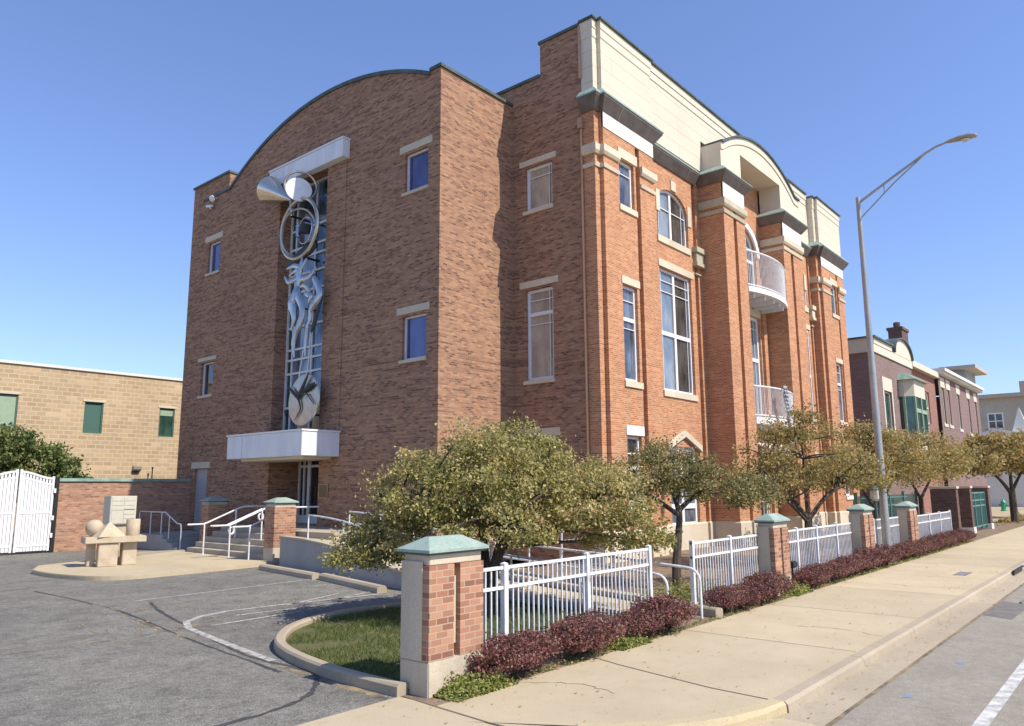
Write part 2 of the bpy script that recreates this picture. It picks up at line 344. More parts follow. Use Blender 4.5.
# ------------------------------------------------------------------ mesh helpers
class MB:
    def __init__(self):
        self.v = []; self.f = []; self.t = None
    def add(self, vs, fs):
        o = len(self.v)
        self.v += [tuple(p) for p in vs]
        self.f += [tuple(i + o for i in f) for f in fs]
    def quad(self, a, b, c, d):
        self.add([a, b, c, d], [(0, 1, 2, 3)])
    def poly(self, pts):
        self.add(pts, [tuple(range(len(pts)))])
    def box(self, x0, x1, y0, y1, z0, z1):
        self.add([(x0, y0, z0), (x1, y0, z0), (x1, y1, z0), (x0, y1, z0), (x0, y0, z1), (x1, y0, z1), (x1, y1, z1), (x0, y1, z1)],
                 [(0, 3, 2, 1), (4, 5, 6, 7), (0, 1, 5, 4), (1, 2, 6, 5), (2, 3, 7, 6), (3, 0, 4, 7)])
    def pbox(self, P, u0, u1, v0, v1, d0, d1):
        c = [P(u, v, d) for d in (d0, d1) for (u, v) in ((u0, v0), (u1, v0), (u1, v1), (u0, v1))]
        self.add(c, [(0, 1, 2, 3), (7, 6, 5, 4), (0, 4, 5, 1), (1, 5, 6, 2), (2, 6, 7, 3), (3, 7, 4, 0)])
    def prism(self, pts, off):
        """polygon pts (3D) extruded by vector off"""
        n = len(pts); o = Vector(off)
        a = [Vector(p) for p in pts]
        self.add(a + [p + o for p in a], [tuple(range(n - 1, -1, -1)), tuple(range(n, 2 * n))] + [(i, (i + 1) % n, n + (i + 1) % n, n + i) for i in range(n)])
    def tube(self, path, r, n=8, cap=True, flat=None):
        P = [Vector(p) for p in path]
        rr = r if isinstance(r, (list, tuple)) else [r] * len(P)
        prev = None; rings = []
        for i, p in enumerate(P):
            d = (P[min(i + 1, len(P) - 1)] - P[max(i - 1, 0)]).normalized()
            if prev is None:
                a = d.orthogonal().normalized()
            else:
                a = (prev - d * prev.dot(d))
                a = a.normalized() if a.length > 1e-6 else d.orthogonal().normalized()
            prev = a
            b = d.cross(a)
            ring = []
            for k in range(n):
                q = a * math.cos(2 * math.pi * k / n) + b * math.sin(2 * math.pi * k / n)
                q = q * rr[i]
                if flat:
                    ax = Vector(flat[0]); q = q - ax * q.dot(ax) * (1 - flat[1])
                ring.append(p + q)
            rings.append(ring)
        vs = [q for ring in rings for q in ring]
        fs = []
        for i in range(len(P) - 1):
            for k in range(n):
                fs.append((i * n + k, i * n + (k + 1) % n, (i + 1) * n + (k + 1) % n, (i + 1) * n + k))
        if cap:
            fs.append(tuple(range(n - 1, -1, -1)))
            fs.append(tuple((len(P) - 1) * n + k for k in range(n)))
        self.add(vs, fs)
    def torus(self, c, r, t, ax, n=40, m_=8):
        ax = Vector(ax).normalized(); a = ax.orthogonal().normalized(); b = ax.cross(a); c = Vector(c)
        vs = []; fs = []
        for i in range(n):
            th = 2 * math.pi * i / n; e = a * math.cos(th) + b * math.sin(th)
            for k in range(m_):
                ph = 2 * math.pi * k / m_
                vs.append(c + e * (r + t * math.cos(ph)) + ax * t * math.sin(ph))
        for i in range(n):
            for k in range(m_):
                fs.append((i * m_ + k, ((i + 1) % n) * m_ + k, ((i + 1) % n) * m_ + (k + 1) % m_, i * m_ + (k + 1) % m_))
        self.add(vs, fs)
    def lathe(self, c, prof, ax=(0, 0, 1), n=24):
        ax = Vector(ax).normalized(); a = ax.orthogonal().normalized(); b = ax.cross(a); c = Vector(c)
        vs = []; fs = []
        for (r, h) in prof:
            for k in range(n):
                th = 2 * math.pi * k / n
                vs.append(c + ax * h + (a * math.cos(th) + b * math.sin(th)) * r)
        for i in range(len(prof) - 1):
            for k in range(n):
                fs.append((i * n + k, i * n + (k + 1) % n, (i + 1) * n + (k + 1) % n, (i + 1) * n + k))
        fs.append(tuple(range(n - 1, -1, -1))); fs.append(tuple((len(prof) - 1) * n + k for k in range(n)))
        self.add(vs, fs)
    def sweep(self, path, prof, closed=True):
        """mitred sweep of profile (outward offset, z) along an axis-aligned plan path; outward = right of travel"""
        n = len(path); nor = []
        for i in range(n - 1):
            d = Vector((path[i + 1][0] - path[i][0], path[i + 1][1] - path[i][1])).normalized()
            nor.append(Vector((d.y, -d.x)))
        rows = []
        for i in range(n):
            if i == 0: mv = nor[0]
            elif i == n - 1: mv = nor[-1]
            else:
                a, b = nor[i - 1], nor[i]
                mv = (a + b); mv = mv / (mv.dot(a)) if abs(mv.dot(a)) > 1e-6 else a
            rows.append([(path[i][0] + mv.x * o, path[i][1] + mv.y * o, z) for (o, z) in prof])
        k = len(prof); vs = [p for r_ in rows for p in r_]; fs = []
        for i in range(n - 1):
            for j in range(k if closed else k - 1):
                fs.append((i * k + j, (i + 1) * k + j, (i + 1) * k + (j + 1) % k, i * k + (j + 1) % k))
        if closed:
            fs.append(tuple(range(k))); fs.append(tuple((n - 1) * k + j for j in range(k - 1, -1, -1)))
        self.add(vs, fs)
    def build(self, name, mat, parent=None, smooth=False, fix=True, bevel=0.0, loc=None):
        me = bpy.data.meshes.new(name)
        me.from_pydata(self.v, [], self.f)
        if fix or bevel:
            bm = bmesh.new(); bm.from_mesh(me)
            if bevel:
                bmesh.ops.bevel(bm, geom=bm.edges[:], offset=bevel, segments=2, affect='EDGES', clamp_overlap=True)
            bmesh.ops.recalc_face_normals(bm, faces=bm.faces)
            bm.to_mesh(me); bm.free()
        if smooth:
            me.polygons.foreach_set("use_smooth", [True] * len(me.polygons))
            me.set_sharp_from_angle(angle=math.radians(40))
        if self.t:
            a = me.attributes.new("tint", 'FLOAT', 'FACE')
            a.data.foreach_set("value", self.t)
        me.materials.append(M[mat] if isinstance(mat, str) else mat)
        o = bpy.data.objects.new(name, me)
        COL.objects.link(o)
        if parent: o.parent = parent
        if loc: o.location = loc
        return o

def tag(o, label, cat, group=None, kind=None):
    o["label"] = label; o["category"] = cat
    if group: o["group"] = group
    if kind: o["kind"] = kind
    return o
def thing(name, label, cat, loc=(0, 0, 0), group=None, rz=0):
    o = bpy.data.objects.new(name, None); COL.objects.link(o)
    o.location = loc; o.rotation_euler = (0, 0, rz); o.empty_display_size = 0.3
    return tag(o, label, cat, group)
def struct(o, label=None, cat=None):
    o["kind"] = "structure"
    o["label"] = label or o.name.replace("_", " "); o["category"] = cat or o.name.split(".")[0].replace("_", " ")
    return o
def copy_tree(o, parent=None):
    c = o.copy(); COL.objects.link(c)
    if parent: c.parent = parent
    for ch in list(o.children):
        copy_tree(ch, c)
    return c
def bx(name, mat, parent, *a, **k):
    b = MB(); b.box(*a); return b.build(name, mat, parent, **k)
def PY(c): return lambda u, v, d: (u, c + d, v)     # wall facing the street
def PX(c): return lambda u, v, d: (c + d, u, v)     # wall facing the car park

def wall(mb, P, u0, u1, v0, v1, ops=()):
    """one wall face with rectangular openings (a, b, c, d, depth) and their reveals"""
    us = sorted({u0, u1, *[x for o in ops for x in o[:2] if u0 < x < u1]})
    vs = sorted({v0, v1, *[x for o in ops for x in o[2:4] if v0 < x < v1]})
    for i in range(len(us) - 1):
        for j in range(len(vs) - 1):
            cu, cv = (us[i] + us[i + 1]) / 2, (vs[j] + vs[j + 1]) / 2
            if any(o[0] < cu < o[1] and o[2] < cv < o[3] for o in ops): continue
            mb.quad(P(us[i], vs[j], 0), P(us[i + 1], vs[j], 0), P(us[i + 1], vs[j + 1], 0), P(us[i], vs[j + 1], 0))
    for (a, b, c, d, dp) in ops:
        for (p, q) in (((a, c), (b, c)), ((b, c), (b, d)), ((b, d), (a, d)), ((a, d), (a, c))):
            mb.quad(P(*p, 0), P(*q, 0), P(*q, dp), P(*p, dp))

def arch_z(u, a, b, zs, zt):
    c = (a + b) / 2; h = (b - a) / 2
    return zs + (zt - zs) * math.sqrt(max(0, 1 - ((u - c) / h) ** 2))
def spandrels(mb, P, a, b, zs, zt, depth, n=16):
    """fills the corners of the rectangular opening a..b, zs..zt down to an elliptical arch"""
    pts = [(a + (b - a) * i / n, arch_z(a + (b - a) * i / n, a, b, zs, zt)) for i in range(n + 1)]
    for i in range(n):
        (u, z), (u2, z2) = pts[i], pts[i + 1]
        if zt - min(z, z2) > 1e-5:
            mb.poly([P(u, z, 0), P(u2, z2, 0), P(u2, zt, 0), P(u, zt, 0)])
        mb.quad(P(u, z, 0), P(u2, z2, 0), P(u2, z2, depth), P(u, z, depth))

def window(parent, P, u0, u1, v0, v1, glass='glass_grey', inset=0.12, fwid=0.08, bars=(), frame='window_white', lintel=None, sill=None, stone='limestone', name='window', arch=None, panes=None):
    """frame with bars, glass, stone lintel and sill; bars: ('h'|'v', position, thickness[, from, to])"""
    b = MB(); d0, d1 = inset, inset + 0.09
    if not arch:
        b.pbox(P, u0, u0 + fwid, v0, v1, d0, d1); b.pbox(P, u1 - fwid, u1, v0, v1, d0, d1)
        b.pbox(P, u0 + fwid, u1 - fwid, v0, v0 + fwid, d0, d1); b.pbox(P, u0 + fwid, u1 - fwid, v1 - fwid, v1, d0, d1)
    else:
        zs = arch
        b.pbox(P, u0, u0 + fwid, v0, zs, d0, d1); b.pbox(P, u1 - fwid, u1, v0, zs, d0, d1)
        b.pbox(P, u0 + fwid, u1 - fwid, v0, v0 + fwid, d0, d1)
        n = 20
        for i in range(n):
            pts = []
            for k in (i, i + 1):
                u = u0 + (u1 - u0) * (0.5 - 0.5 * math.cos(math.pi * k / n))
                z = arch_z(u, u0, u1, zs, v1)
                ui = u0 + fwid + (u - u0) * (u1 - u0 - 2 * fwid) / (u1 - u0)
                zi = zs + (z - zs) * (v1 - fwid - zs) / (v1 - zs)
                pts.append(((u, z), (ui, zi)))
            (o1, i1), (o2, i2) = pts
            b.prism([P(*o1, d0), P(*o2, d0), P(*i2, d0), P(*i1, d0)], Vector(P(0, 0, d1)) - Vector(P(0, 0, d0)))
    for br in bars:
        kind, pos, th = br[:3]
        dd = 0.012 if th < 0.05 else 0.004
        lo, hi = (br[3], br[4]) if len(br) > 3 else ((u0 + fwid, u1 - fwid) if kind == 'h' else (v0 + fwid, (v1 if not arch else arch_z(pos, u0, u1, arch, v1)) - fwid))
        if kind == 'h': b.pbox(P, lo, hi, pos - th / 2, pos + th / 2, d0 + dd, d1 - 0.02 - dd)
        else: b.pbox(P, pos - th / 2, pos + th / 2, lo, hi, d0 + dd * 1.6, d1 - 0.02 - dd * 1.4)
    w = b.build(name, frame, parent)
    ranges = panes or [(u0, u1, glass)]
    for (a, c, gm) in ranges:
        g = MB()
        if not arch:
            g.pbox(P, a + 0.01, c - 0.01, v0 + 0.01, v1 - 0.01, d1 - 0.02, d1 + 0.01)
        else:
            n = 14; pts = [(a, v0 + 0.01), (c, v0 + 0.01)]
            for k in range(n + 1):
                u = c + (a - c) * k / n
                pts.append((u, max(v0 + 0.02, arch_z(u, u0, u1, arch, v1) - 0.01)))
            g.prism([P(u, z, d1 - 0.02) for u, z in pts], Vector(P(0, 0, 0.03)) - Vector(P(0, 0, 0)))
        g.build('pane', gm, w)
    if lintel:
        a, c, z0, z1 = lintel
        l = MB(); l.pbox(P, a, c, z0, z1, -0.035, 0.10); l.build('lintel', stone, w, bevel=0.008)
    if sill:
        a, c, z0, z1 = sill
        l = MB(); l.pbox(P, a, c, z0, z1, -0.06, 0.14); l.build('sill', stone, w, bevel=0.008)
    return w

# ------------------------------------------------------------------ the ground
def grid(name, x0, x1, y0, y1, z, mat, label, cat):
    b = MB(); b.quad((x0, y0, z), (x1, y0, z), (x1, y1, z), (x0, y1, z))
    return struct(b.build(name, mat, fix=False), label, cat)
grid('ground', -400, 1500, -400, 1500, -0.30, 'dry_ground', 'dry tan open ground beyond the street', 'ground')
road = grid('road', -60, 400, -14, 3.12, -0.13, 'asphalt_road', 'grey asphalt street with a white lane line', 'road')
b = MB()
b.quad((-20, 1.75, -0.126), (120, 1.75, -0.126), (120, 1.90, -0.126), (-20, 1.90, -0.126))
b.build('lane_line', 'road_paint', road, fix=False)
b = MB()
for (x, y) in ((8.35, 2.75), (10.93, 2.75), (13.4, 2.6), (19.3, 2.4)):
    pts = [(x + 0.13 * math.cos(k) * (0.6 + 0.5 * R.random()), y + 0.07 * math.sin(k) * (0.6 + 0.5 * R.random()), -0.126) for k in (0, 0.8, 1.6, 2.4, 3.2, 4, 4.8, 5.6)]
    b.poly(pts)
b.build('survey_mark', 'blue_paint', road, fix=False)
b = MB(); b.quad((18.2, 2.55, -0.126), (20.6, 2.5, -0.126), (20.9, 3.08, -0.126), (18.5, 3.1, -0.126))
b.tube([(20.7, 2.7, -0.127), (21.6, 2.62, -0.127), (22.4, 2.2, -0.127)], 0.04, 5)
b.build('road_patch', 'patch', road, fix=False)
grid('gutter', 7.0, 400, 3.12, 3.63, -0.122, 'kerb', 'pale concrete gutter along the kerb', 'gutter')
b = MB(); x = 9.25
while x < 140:
    L = 3.0
    b.prism([(x, 3.60, -0.30), (x, 3.815, -0.30), (x, 3.815, 0.004), (x, 3.665, 0.004), (x, 3.625, -0.03)], (L - 0.012, 0, 0)); x += L
struct(b.build('kerb', 'kerb'), 'concrete kerb between the pavement and the street', 'kerb')
# kerb return at the driveway, faded yellow
arc = [(9.24, 3.72), (8.8, 3.78), (8.4, 3.9), (8.0, 4.08), (7.6, 4.32), (7.2, 4.66), (6.95, 5.0)]
b = MB(); rows = []
for i, (x, y) in enumerate(arc):
    a = Vector(arc[max(i - 1, 0)]); c = Vector(arc[min(i + 1, len(arc) - 1)]); d = (c - a).normalized(); n_ = Vector((-d.y, d.x))
    if n_.y > 0: n_ = -n_
    k = 1 - i / (len(arc) - 1) * 0.9
    rows.append([(x + n_.x * o, y + n_.y * o, z) for (o, z) in ((0.1, -0.3), (0.085, -0.125 + 0.1 * k), (0.05, 0.008), (-0.11, 0.008), (-0.11, -0.3))])
for i in range(len(rows) - 1):
    for j in range(5):
        b.quad(rows[i][j], rows[i + 1][j], rows[i + 1][(j + 1) % 5], rows[i][(j + 1) % 5])
b.poly(rows[0]); b.poly(rows[-1])
struct(b.build('kerb_return', 'kerb_yellow'), 'curved kerb end in faded yellow paint at the driveway', 'kerb')
b = MB()
side = [(400, 3.81), (400, 6.72), (6.55, 6.72), (6.55, 7.36), (-40, 7.36), (-40, 6.1), (6.3, 6.1), (6.95, 5.05), (7.25, 4.74), (7.64, 4.4), (8.03, 4.16), (8.42, 3.99), (8.81, 3.87), (9.24, 3.81)]
b.poly([(x, y, 0) for x, y in side])
sw = struct(b.build('pavement', 'concrete', fix=False), 'wide tan concrete pavement along the brick building', 'pavement')
b = MB()
for x in (12.6, 16.4, 20.2, 24.0, 27.8, 31.6, 35.4, 39.2, 43, 47, 51, 55, 59):
    b.quad((x, 3.84, 0.004), (x + 0.014, 3.84, 0.004), (x + 0.014, 6.72, 0.004), (x, 6.72, 0.004))
for pts in ([(9.2, 3.83), (9.26, 4.6), (9.48, 5.6), (9.62, 6.2), (9.78, 6.71)], [(6.57, 7.34), (6.5, 6.6), (6.44, 5.8), (6.5, 4.9)]):
    for p, q in zip(pts, pts[1:]):
        b.quad((p[0], p[1], 0.004), (q[0], q[1], 0.004), (q[0] + 0.03, q[1], 0.004), (p[0] + 0.03, p[1], 0.004))
b.build('joint', 'joint', sw, fix=False)
CRACKS = [[(14.1, 3.85), (14.4, 4.6), (14.2, 5.3)], [(21.2, 6.7), (21.6, 5.6), (21.3, 4.9), (21.8, 3.9)], [(8.0, 6.6), (8.4, 6.0), (8.3, 5.4)], [(30.0, 3.9), (30.4, 5.2), (30.1, 6.6)]]
b = MB(); yy = [6.1, 5.2, 4.4, 3.6, 3.0]; zz = [0, -0.015, -0.06, -0.115, -0.126]
for i in range(4):
    xr = [6.3, 6.95, 7.6, 9.0, 9.0]
    b.quad((-40, yy[i], zz[i]), (xr[i], yy[i], zz[i]), (xr[i + 1], yy[i + 1], zz[i + 1]), (-40, yy[i + 1], zz[i + 1]))
struct(b.build('driveway', 'concrete', fix=False), 'concrete driveway apron sloping to the street', 'driveway')
# car park
b = MB()
n_x, n_y = 2, 2
b.poly([(-60, 7.362, -0.004), (6.55, 7.362, -0.004), (17.8, 7.362, -0.02), (17.8, 60, -0.004), (-60, 60, -0.004)])
lot = struct(b.build('car_park', 'asphalt_lot', fix=False), 'worn dark asphalt car park', 'car park')
def strip(mb, pts, w, z, jit=0.0):
    P = [Vector((x, y)) for x, y in pts]; L = []; Rr = []
    for i, p in enumerate(P):
        d = (P[min(i + 1, len(P) - 1)] - P[max(i - 1, 0)]).normalized(); n_ = Vector((-d.y, d.x))
        k = w * (1 + jit * (R.random() - 0.5) * 2) / 2
        L.append((p.x + n_.x * k, p.y + n_.y * k, z)); Rr.append((p.x - n_.x * k, p.y - n_.y * k, z))
    for i in range(len(P) - 1):
        mb.quad(L[i], L[i + 1], Rr[i + 1], Rr[i])
def smooth_path(pts, n=5):
    out = []; P = [Vector(p) for p in pts]
    for i in range(len(P) - 1):
        p0, p1, p2, p3 = P[max(i - 1, 0)], P[i], P[i + 1], P[min(i + 2, len(P) - 1)]
        for k in range(n):
            t = k / n
            out.append(0.5 * ((2 * p1) + (p2 - p0) * t + (2 * p0 - 5 * p1 + 4 * p2 - p3) * t * t + (3 * p1 - p0 - 3 * p2 + p3) * t ** 3))
    return out + [P[-1]]
def wob(pts, a, n=7):
    pts = [(p.x, p.y) for p in smooth_path([Vector(q) for q in pts], 3)]; a = a * 0.35; n = 3
    out = []
    for p, q in zip(pts, pts[1:]):
        for k in range(n):
            t = k / n; out.append((p[0] + (q[0] - p[0]) * t + R.uniform(-a, a), p[1] + (q[1] - p[1]) * t + R.uniform(-a, a)))
    return out + [pts[-1]]
b = MB()
for cpts in CRACKS: strip(b, wob(cpts, 0.1), 0.012, 0.0035, 0.7)
b.build('hairline_crack', 'joint', sw, fix=False)
b = MB(); top_, bot_ = [], []
for k in range(121):
    x = 7.2 + k * 0.28; e = 3.13 + 0.02 * noise.noise(Vector((x * 1.7, 0, 0))) - 0.035 - 0.05 * max(0, noise.noise(Vector((x * 0.9, 4, 0)))); top_.append((x, 3.14, -0.1185)); bot_.append((x, e, -0.1185))
for k in range(120): b.quad(bot_[k], bot_[k + 1], top_[k + 1], top_[k])
b.build('gutter_edge', 'crack_dirt', road, fix=False)
b = MB()
strip(b, [(8.12, 18.17), (13.15, 18.48)], 0.10, 0.0)
strip(b, [(6.68, 10.30), (6.85, 11.6), (7.05, 12.9), (7.22, 13.9), (7.5, 14.55), (8.0, 14.95), (8.65, 15.14), (9.6, 15.05), (12.31, 14.6)], 0.13, 0.0)
strip(b, [(7.6, 13.8), (8.5, 13.85), (9.6, 13.9)], 0.10, 0.0)
strip(b, [(8.5, 14.5), (10.0, 14.32), (11.2, 14.2), (12.6, 14.05)], 0.10, 0.0)
strip(b, [(9.9, 14.85), (11.8, 15.5)], 0.10, 0.0)
strip(b, [(11.2, 14.75), (12.9, 15.25)], 0.10, 0.0)
b.build('parking_line', 'lot_paint', lot, fix=False)
b = MB()
strip(b, wob([(7.3, 22), (7.32, 17.54), (6.75, 13.1), (6.5, 11.0), (6.35, 9.6)], 0.05), 0.06, -0.0005, 0.5)
strip(b, wob([(8.26, 17.73), (7.7, 15.9), (7.1, 13.09), (6.63, 10.98), (6.62, 9.28), (6.2, 8.6), (5.69, 8.18), (4.63, 8.0), (3, 8.3)], 0.04), 0.075, -0.001, 0.4)
b.build('sealed_crack', 'crack_seal', lot, fix=False)
b = MB()
strip(b, wob([(4.25, 13.97), (5.93, 13.8), (7.16, 14.05), (8.2, 14.3)], 0.05), 0.06, -0.0015, 0.7)
strip(b, wob([(7.25, 18.8), (7.35, 17.6), (7.0, 15.6), (6.75, 13.1)], 0.07), 0.05, 0.0005, 0.9)
strip(b, wob([(2, 23.5), (6, 21.5), (9, 19.6)], 0.1), 0.05, -0.0015, 0.8)
strip(b, wob([(7.4, 16.6), (7.9, 16.9), (8.9, 17.1)], 0.05), 0.05, 0.0002, 0.8)
strip(b, wob([(6.62, 10.4), (6.5, 9.2), (6.42, 7.9), (6.38, 7.4)], 0.05), 0.09, -0.0012, 0.8)
b.build('dirt_crack', 'crack_dirt', lot, fix=False)
# planting beds
grid('planting_bed', 6.55, 400, 6.722, 7.9, -0.006, 'soil', 'strip of bare soil under the shrubs', 'planting bed')
grid('mulch_bed', 14.3, 60, 7.9, 15.5, -0.008, 'soil', 'brown mulch bed between fence and building', 'planting bed')
isl = [(6.6, 7.37), (6.62, 8.6), (6.8, 9.75), (7.02, 10.52), (7.3, 11.1), (7.7, 11.6), (8.2, 12.05), (8.9, 12.42), (9.7, 12.6), (10.6, 12.55), (11.3, 12.4), (12.0, 12.2), (13.05, 11.9)]
b = MB(); b.poly([(x, y, 0.05) for x, y in isl] + [(13.05, 7.6, 0.05), (6.75, 7.37, 0.05)])
struct(b.build('lawn', 'lawn_soil', fix=False), 'small lawn inside the curved kerb', 'lawn')
def kerb_run(name, pts, w, h, mat, label, cat='kerb', base=-0.05, bev=0.03):
    mb = MB(); P = [Vector(p) for p in pts]; rows = []
    for i, p in enumerate(P):
        d = (P[min(i + 1, len(P) - 1)] - P[max(i - 1, 0)]).normalized(); n_ = Vector((-d.y, d.x))
        rows.append([(p.x + n_.x * o, p.y + n_.y * o, z) for o, z in ((-w / 2, base), (-w / 2, h - bev), (-w / 2 + bev, h), (w / 2 - bev, h), (w / 2, h - bev), (w / 2, base))])
    for i in range(len(rows) - 1):
        for j in range(6):
            mb.quad(rows[i][j], rows[i + 1][j], rows[i + 1][(j + 1) % 6], rows[i][(j + 1) % 6])
    mb.poly(rows[0]); mb.poly(rows[-1])
    return mb, (lambda parent=None: mb.build(name, mat, parent))
_, f = kerb_run('lawn_kerb', smooth_path(isl, 3), 0.17, 0.14, 'kerb', '')
struct(f(), 'weathered concrete kerb curving round the small lawn', 'kerb')
# raised concrete island
ipts = [(8.72, 26.6), (8.66, 25.4), (8.85, 24.0), (9.3, 22.95), (10.2, 22.55), (12.0, 22.65), (14.74, 22.9), (14.9, 29.9), (13.4, 29.2), (12.2, 28.6), (10.6, 28.4), (9.3, 27.9)]
b = MB(); ip = [(p.x, p.y, 0) for p in smooth_path([Vector(p) for p in ipts[:6]], 4)] + [(x, y, 0) for x, y in ipts[6:]]
b.prism([(x, y, -0.05) for x, y, _ in ip], (0, 0, 0.17))
struct(b.build('concrete_island', 'concrete', bevel=0.02), 'raised tan concrete island at the foot of the steps', 'island')

# ------------------------------------------------------------------ the brick building
bld = thing('apartment_building', 'four storey brown and red brick building with arched parapets and white balconies', 'building', (24, 22, 0))
bld_items = []
class Root:      # parts are modelled in world coordinates and then hung on the building's Empty
    pass
def on(parent, o):
    return o
def reparent(o, p):
    o.parent = p; o.matrix_parent_inverse = p.matrix_world.inverted() if False else Matrix.Translation(-p.location)
GX, GY0, GY1 = 17.86, 18.39, 36.45
RX = 21.85
# arc of the gable parapet
AC, AR, AT = 25.3, 13.95, 19.12
def arc_top(y): return AT - AR + math.sqrt(AR * AR - (y - AC) ** 2)
Pg, Pr = PX(GX), PX(RX)
gw = [(19.0, 20.25, 13.28, 14.78), (19.0, 20.25, 7.0, 8.58), (33.52, 34.66, 12.93, 14.47), (33.52, 34.66, 6.9, 8.48)]
SL, SR = 28.47, 24.98
b = MB()
ops = [(*w, 0.2) for w in gw] + [(SR, SL, 4.2, 15.75, 0.62), (SR, SL, 1.05, 3.85, 1.5), (33.53, 34.69, 0.62, 3.45, 0.2)]
wall(b, Pg, GY0, GY1, -0.1, 16.85, ops)
top = [(GY0, 16.85), (GY0, 17.67), (18.95, 17.67)]
n = 40
arcp = []
for k in range(n + 1):
    y = 18.95 + (32.9 - 18.95) * k / n; arcp.append((y, arc_top(y)))
top += arcp + [(33.0, 16.9), (33.0, 17.75), (GY1, 17.75), (GY1, 16.85)]
b.poly([(GX, y, z) for y, z in top])
wall(b, PY(GY0), GX, RX, -0.1, 17.67)                       # sunlit return
b.quad((GX, GY1, -0.1), (GX + 30, GY1, -0.1), (GX + 30, GY1, 17.75), (GX, GY1, 17.75))
b.box(GX + 0.002, GX + 0.35, 33.0, GY1 - 0.002, 16.86, 17.748)
b.box(GX + 0.36, RX + 1.0, GY0 + 0.002, GY0 + 0.35, 16.86, 17.668)
# recessed wall towards the street
rw = [(16.42, 17.72, 13.06, 14.82), (16.46, 17.76, 6.43, 9.9), (16.42, 17.76, 1.9, 4.28)]
wall(b, Pr, 14.98, GY0, -0.1, 16.9, [(*w, 0.2) for w in rw])
b.box(RX, RX + 0.4, 16.92, 20.5, 16.902, 18.42)
b.box(RX, RX + 0.4, 14.98, 16.918, 16.902, 19.8)
b.box(RX + 0.401, 30, 16.5, 16.918, 17.0, 19.8)
wb = b.build('brown_wall', 'brown_brick', fix=False)
reparent(wb, bld)
# roofs
b = MB()
b.quad((RX + 0.4, 15.0, 16.95), (50, 15.0, 16.95), (50, 36.4, 16.95), (RX + 0.4, 36.4, 16.95))
b.quad((GX + 0.02, GY0 + 0.02, 16.8), (RX + 0.4, GY0 + 0.02, 16.8), (RX + 0.4, GY1 - 0.02, 16.8), (GX + 0.02, GY1 - 0.02, 16.8))
for (y, z), (y2, z2) in zip(arcp, arcp[1:]):
    b.quad((GX + 0.01, y, z - 0.02), (GX + 14, y, z - 0.02), (GX + 14, y2, z2 - 0.02), (GX + 0.01, y2, z2 - 0.02))
b.poly([(GX + 14, y, z - 0.02) for y, z in arcp])
reparent(b.build('roof', 'roofing', fix=False), bld)
# copings
b = MB()
for (y, z), (y2, z2) in zip(arcp, arcp[1:]):
    b.prism([(GX - 0.07, y, z - 0.08), (GX - 0.07, y, z + 0.07), (GX - 0.07, y2, z2 + 0.07), (GX - 0.07, y2, z2 - 0.08)], (0.45, 0, 0))
b.box(GX - 0.07, GX + 0.4, GY0 - 0.07, 18.94, 17.66, 17.78)
b.box(GX + 0.401, RX - 0.002, GY0 - 0.07, GY0 + 0.4, 17.66, 17.78)
b.box(GX - 0.07, GX + 0.4, 32.95, GY1 + 0.05, 17.74, 17.84)
b.box(GX - 0.06, GX + 0.1, 32.95, 35.4, 16.83, 16.93)
b.box(RX - 0.07, RX + 0.45, 16.94, 20.5, 18.41, 18.53)
b.box(RX - 0.07, RX + 0.45, 15.0, 16.97, 19.79, 19.91)
reparent(b.build('coping', 'coping'), bld)
# red brick street front: plan line
YF, YR, YP = 14.29, 14.87, 13.67
plan = [(RX, 14.98), (RX, 14.46), (22.16, 14.46), (22.16, YF), (24.41, YF), (24.41, 14.46), (24.71, 14.46), (24.71, YF), (25.79, YF), (25.79, YR),
        (30.23, YR), (30.23, 15.04), (30.56, 15.04), (30.56, YR), (30.93, YR), (30.93, YP), (31.94, YP), (31.94, 13.86), (32.27, 13.86), (32.27, YP), (33.2, YP), (33.2, YR),
        (38.05, YR), (38.05, YP), (39.05, YP), (39.05, 13.86), (39.4, 13.86), (39.4, YP), (40.7, YP), (40.7, YR), (44.95, YR), (44.95, 15.04), (45.25, 15.04), (45.25, YR), (45.5, YR),
        (45.5, 14.46), (45.85, 14.46), (45.85, YF), (48.5, YF), (48.5, 14.46), (48.8, 14.46), (48.8, YF), (50.0, YF), (50.0, 16)]
fw_ = {}                       # windows on the front: (x0,x1,z0,z1)
bayw = [(23.2, 24.26, 12.92, 14.74), (23.2, 24.24, 6.28, 9.84), (23.2, 24.2, 1.9, 4.29)]
recw = [(27.02, 29.78, 12.86, 15.13), (27.05, 29.83, 6.34, 11.48), (27.3, 29.7, 0.9, 4.1)]
porw = [(33.95, 37.3, 11.7, 15.55), (33.95, 37.3, 5.55, 10.95), (33.95, 37.3, 0.9, 4.0)]
rec2 = [(41.7, 44.62, 12.86, 15.13), (41.7, 44.6, 6.34, 11.48), (41.9, 44.3, 0.9, 4.1)]
end2 = [(47.35, 48.42, 12.92, 14.74), (47.35, 48.42, 6.28, 9.84), (47.35, 48.42, 1.9, 4.29)]
allw = bayw + recw + porw + rec2 + end2
b = MB()
for (p, q) in zip(plan, plan[1:]):
    if p[1] == q[1]:
        x0, x1 = sorted((p[0], q[0])); ops = [(*w, 0.2) for w in allw if x0 < w[0] and w[1] < x1]
        zt = 18.2 if (p[0], p[1]) == (33.2, YR) else 16.4
        wall(b, PY(p[1]), x0, x1, 1.0, zt, ops)
    else:
        y0, y1 = sorted((p[1], q[1])); wall(b, PX(p[0]), y0, y1, 1.0, 16.4)
for w in (recw[0], rec2[0]): spandrels(b, PY(YR), w[0], w[1], 14.25, w[3], 0.2)
spandrels(b, PY(YR), porw[0][0], porw[0][1], 14.2, porw[0][3], 0.2)
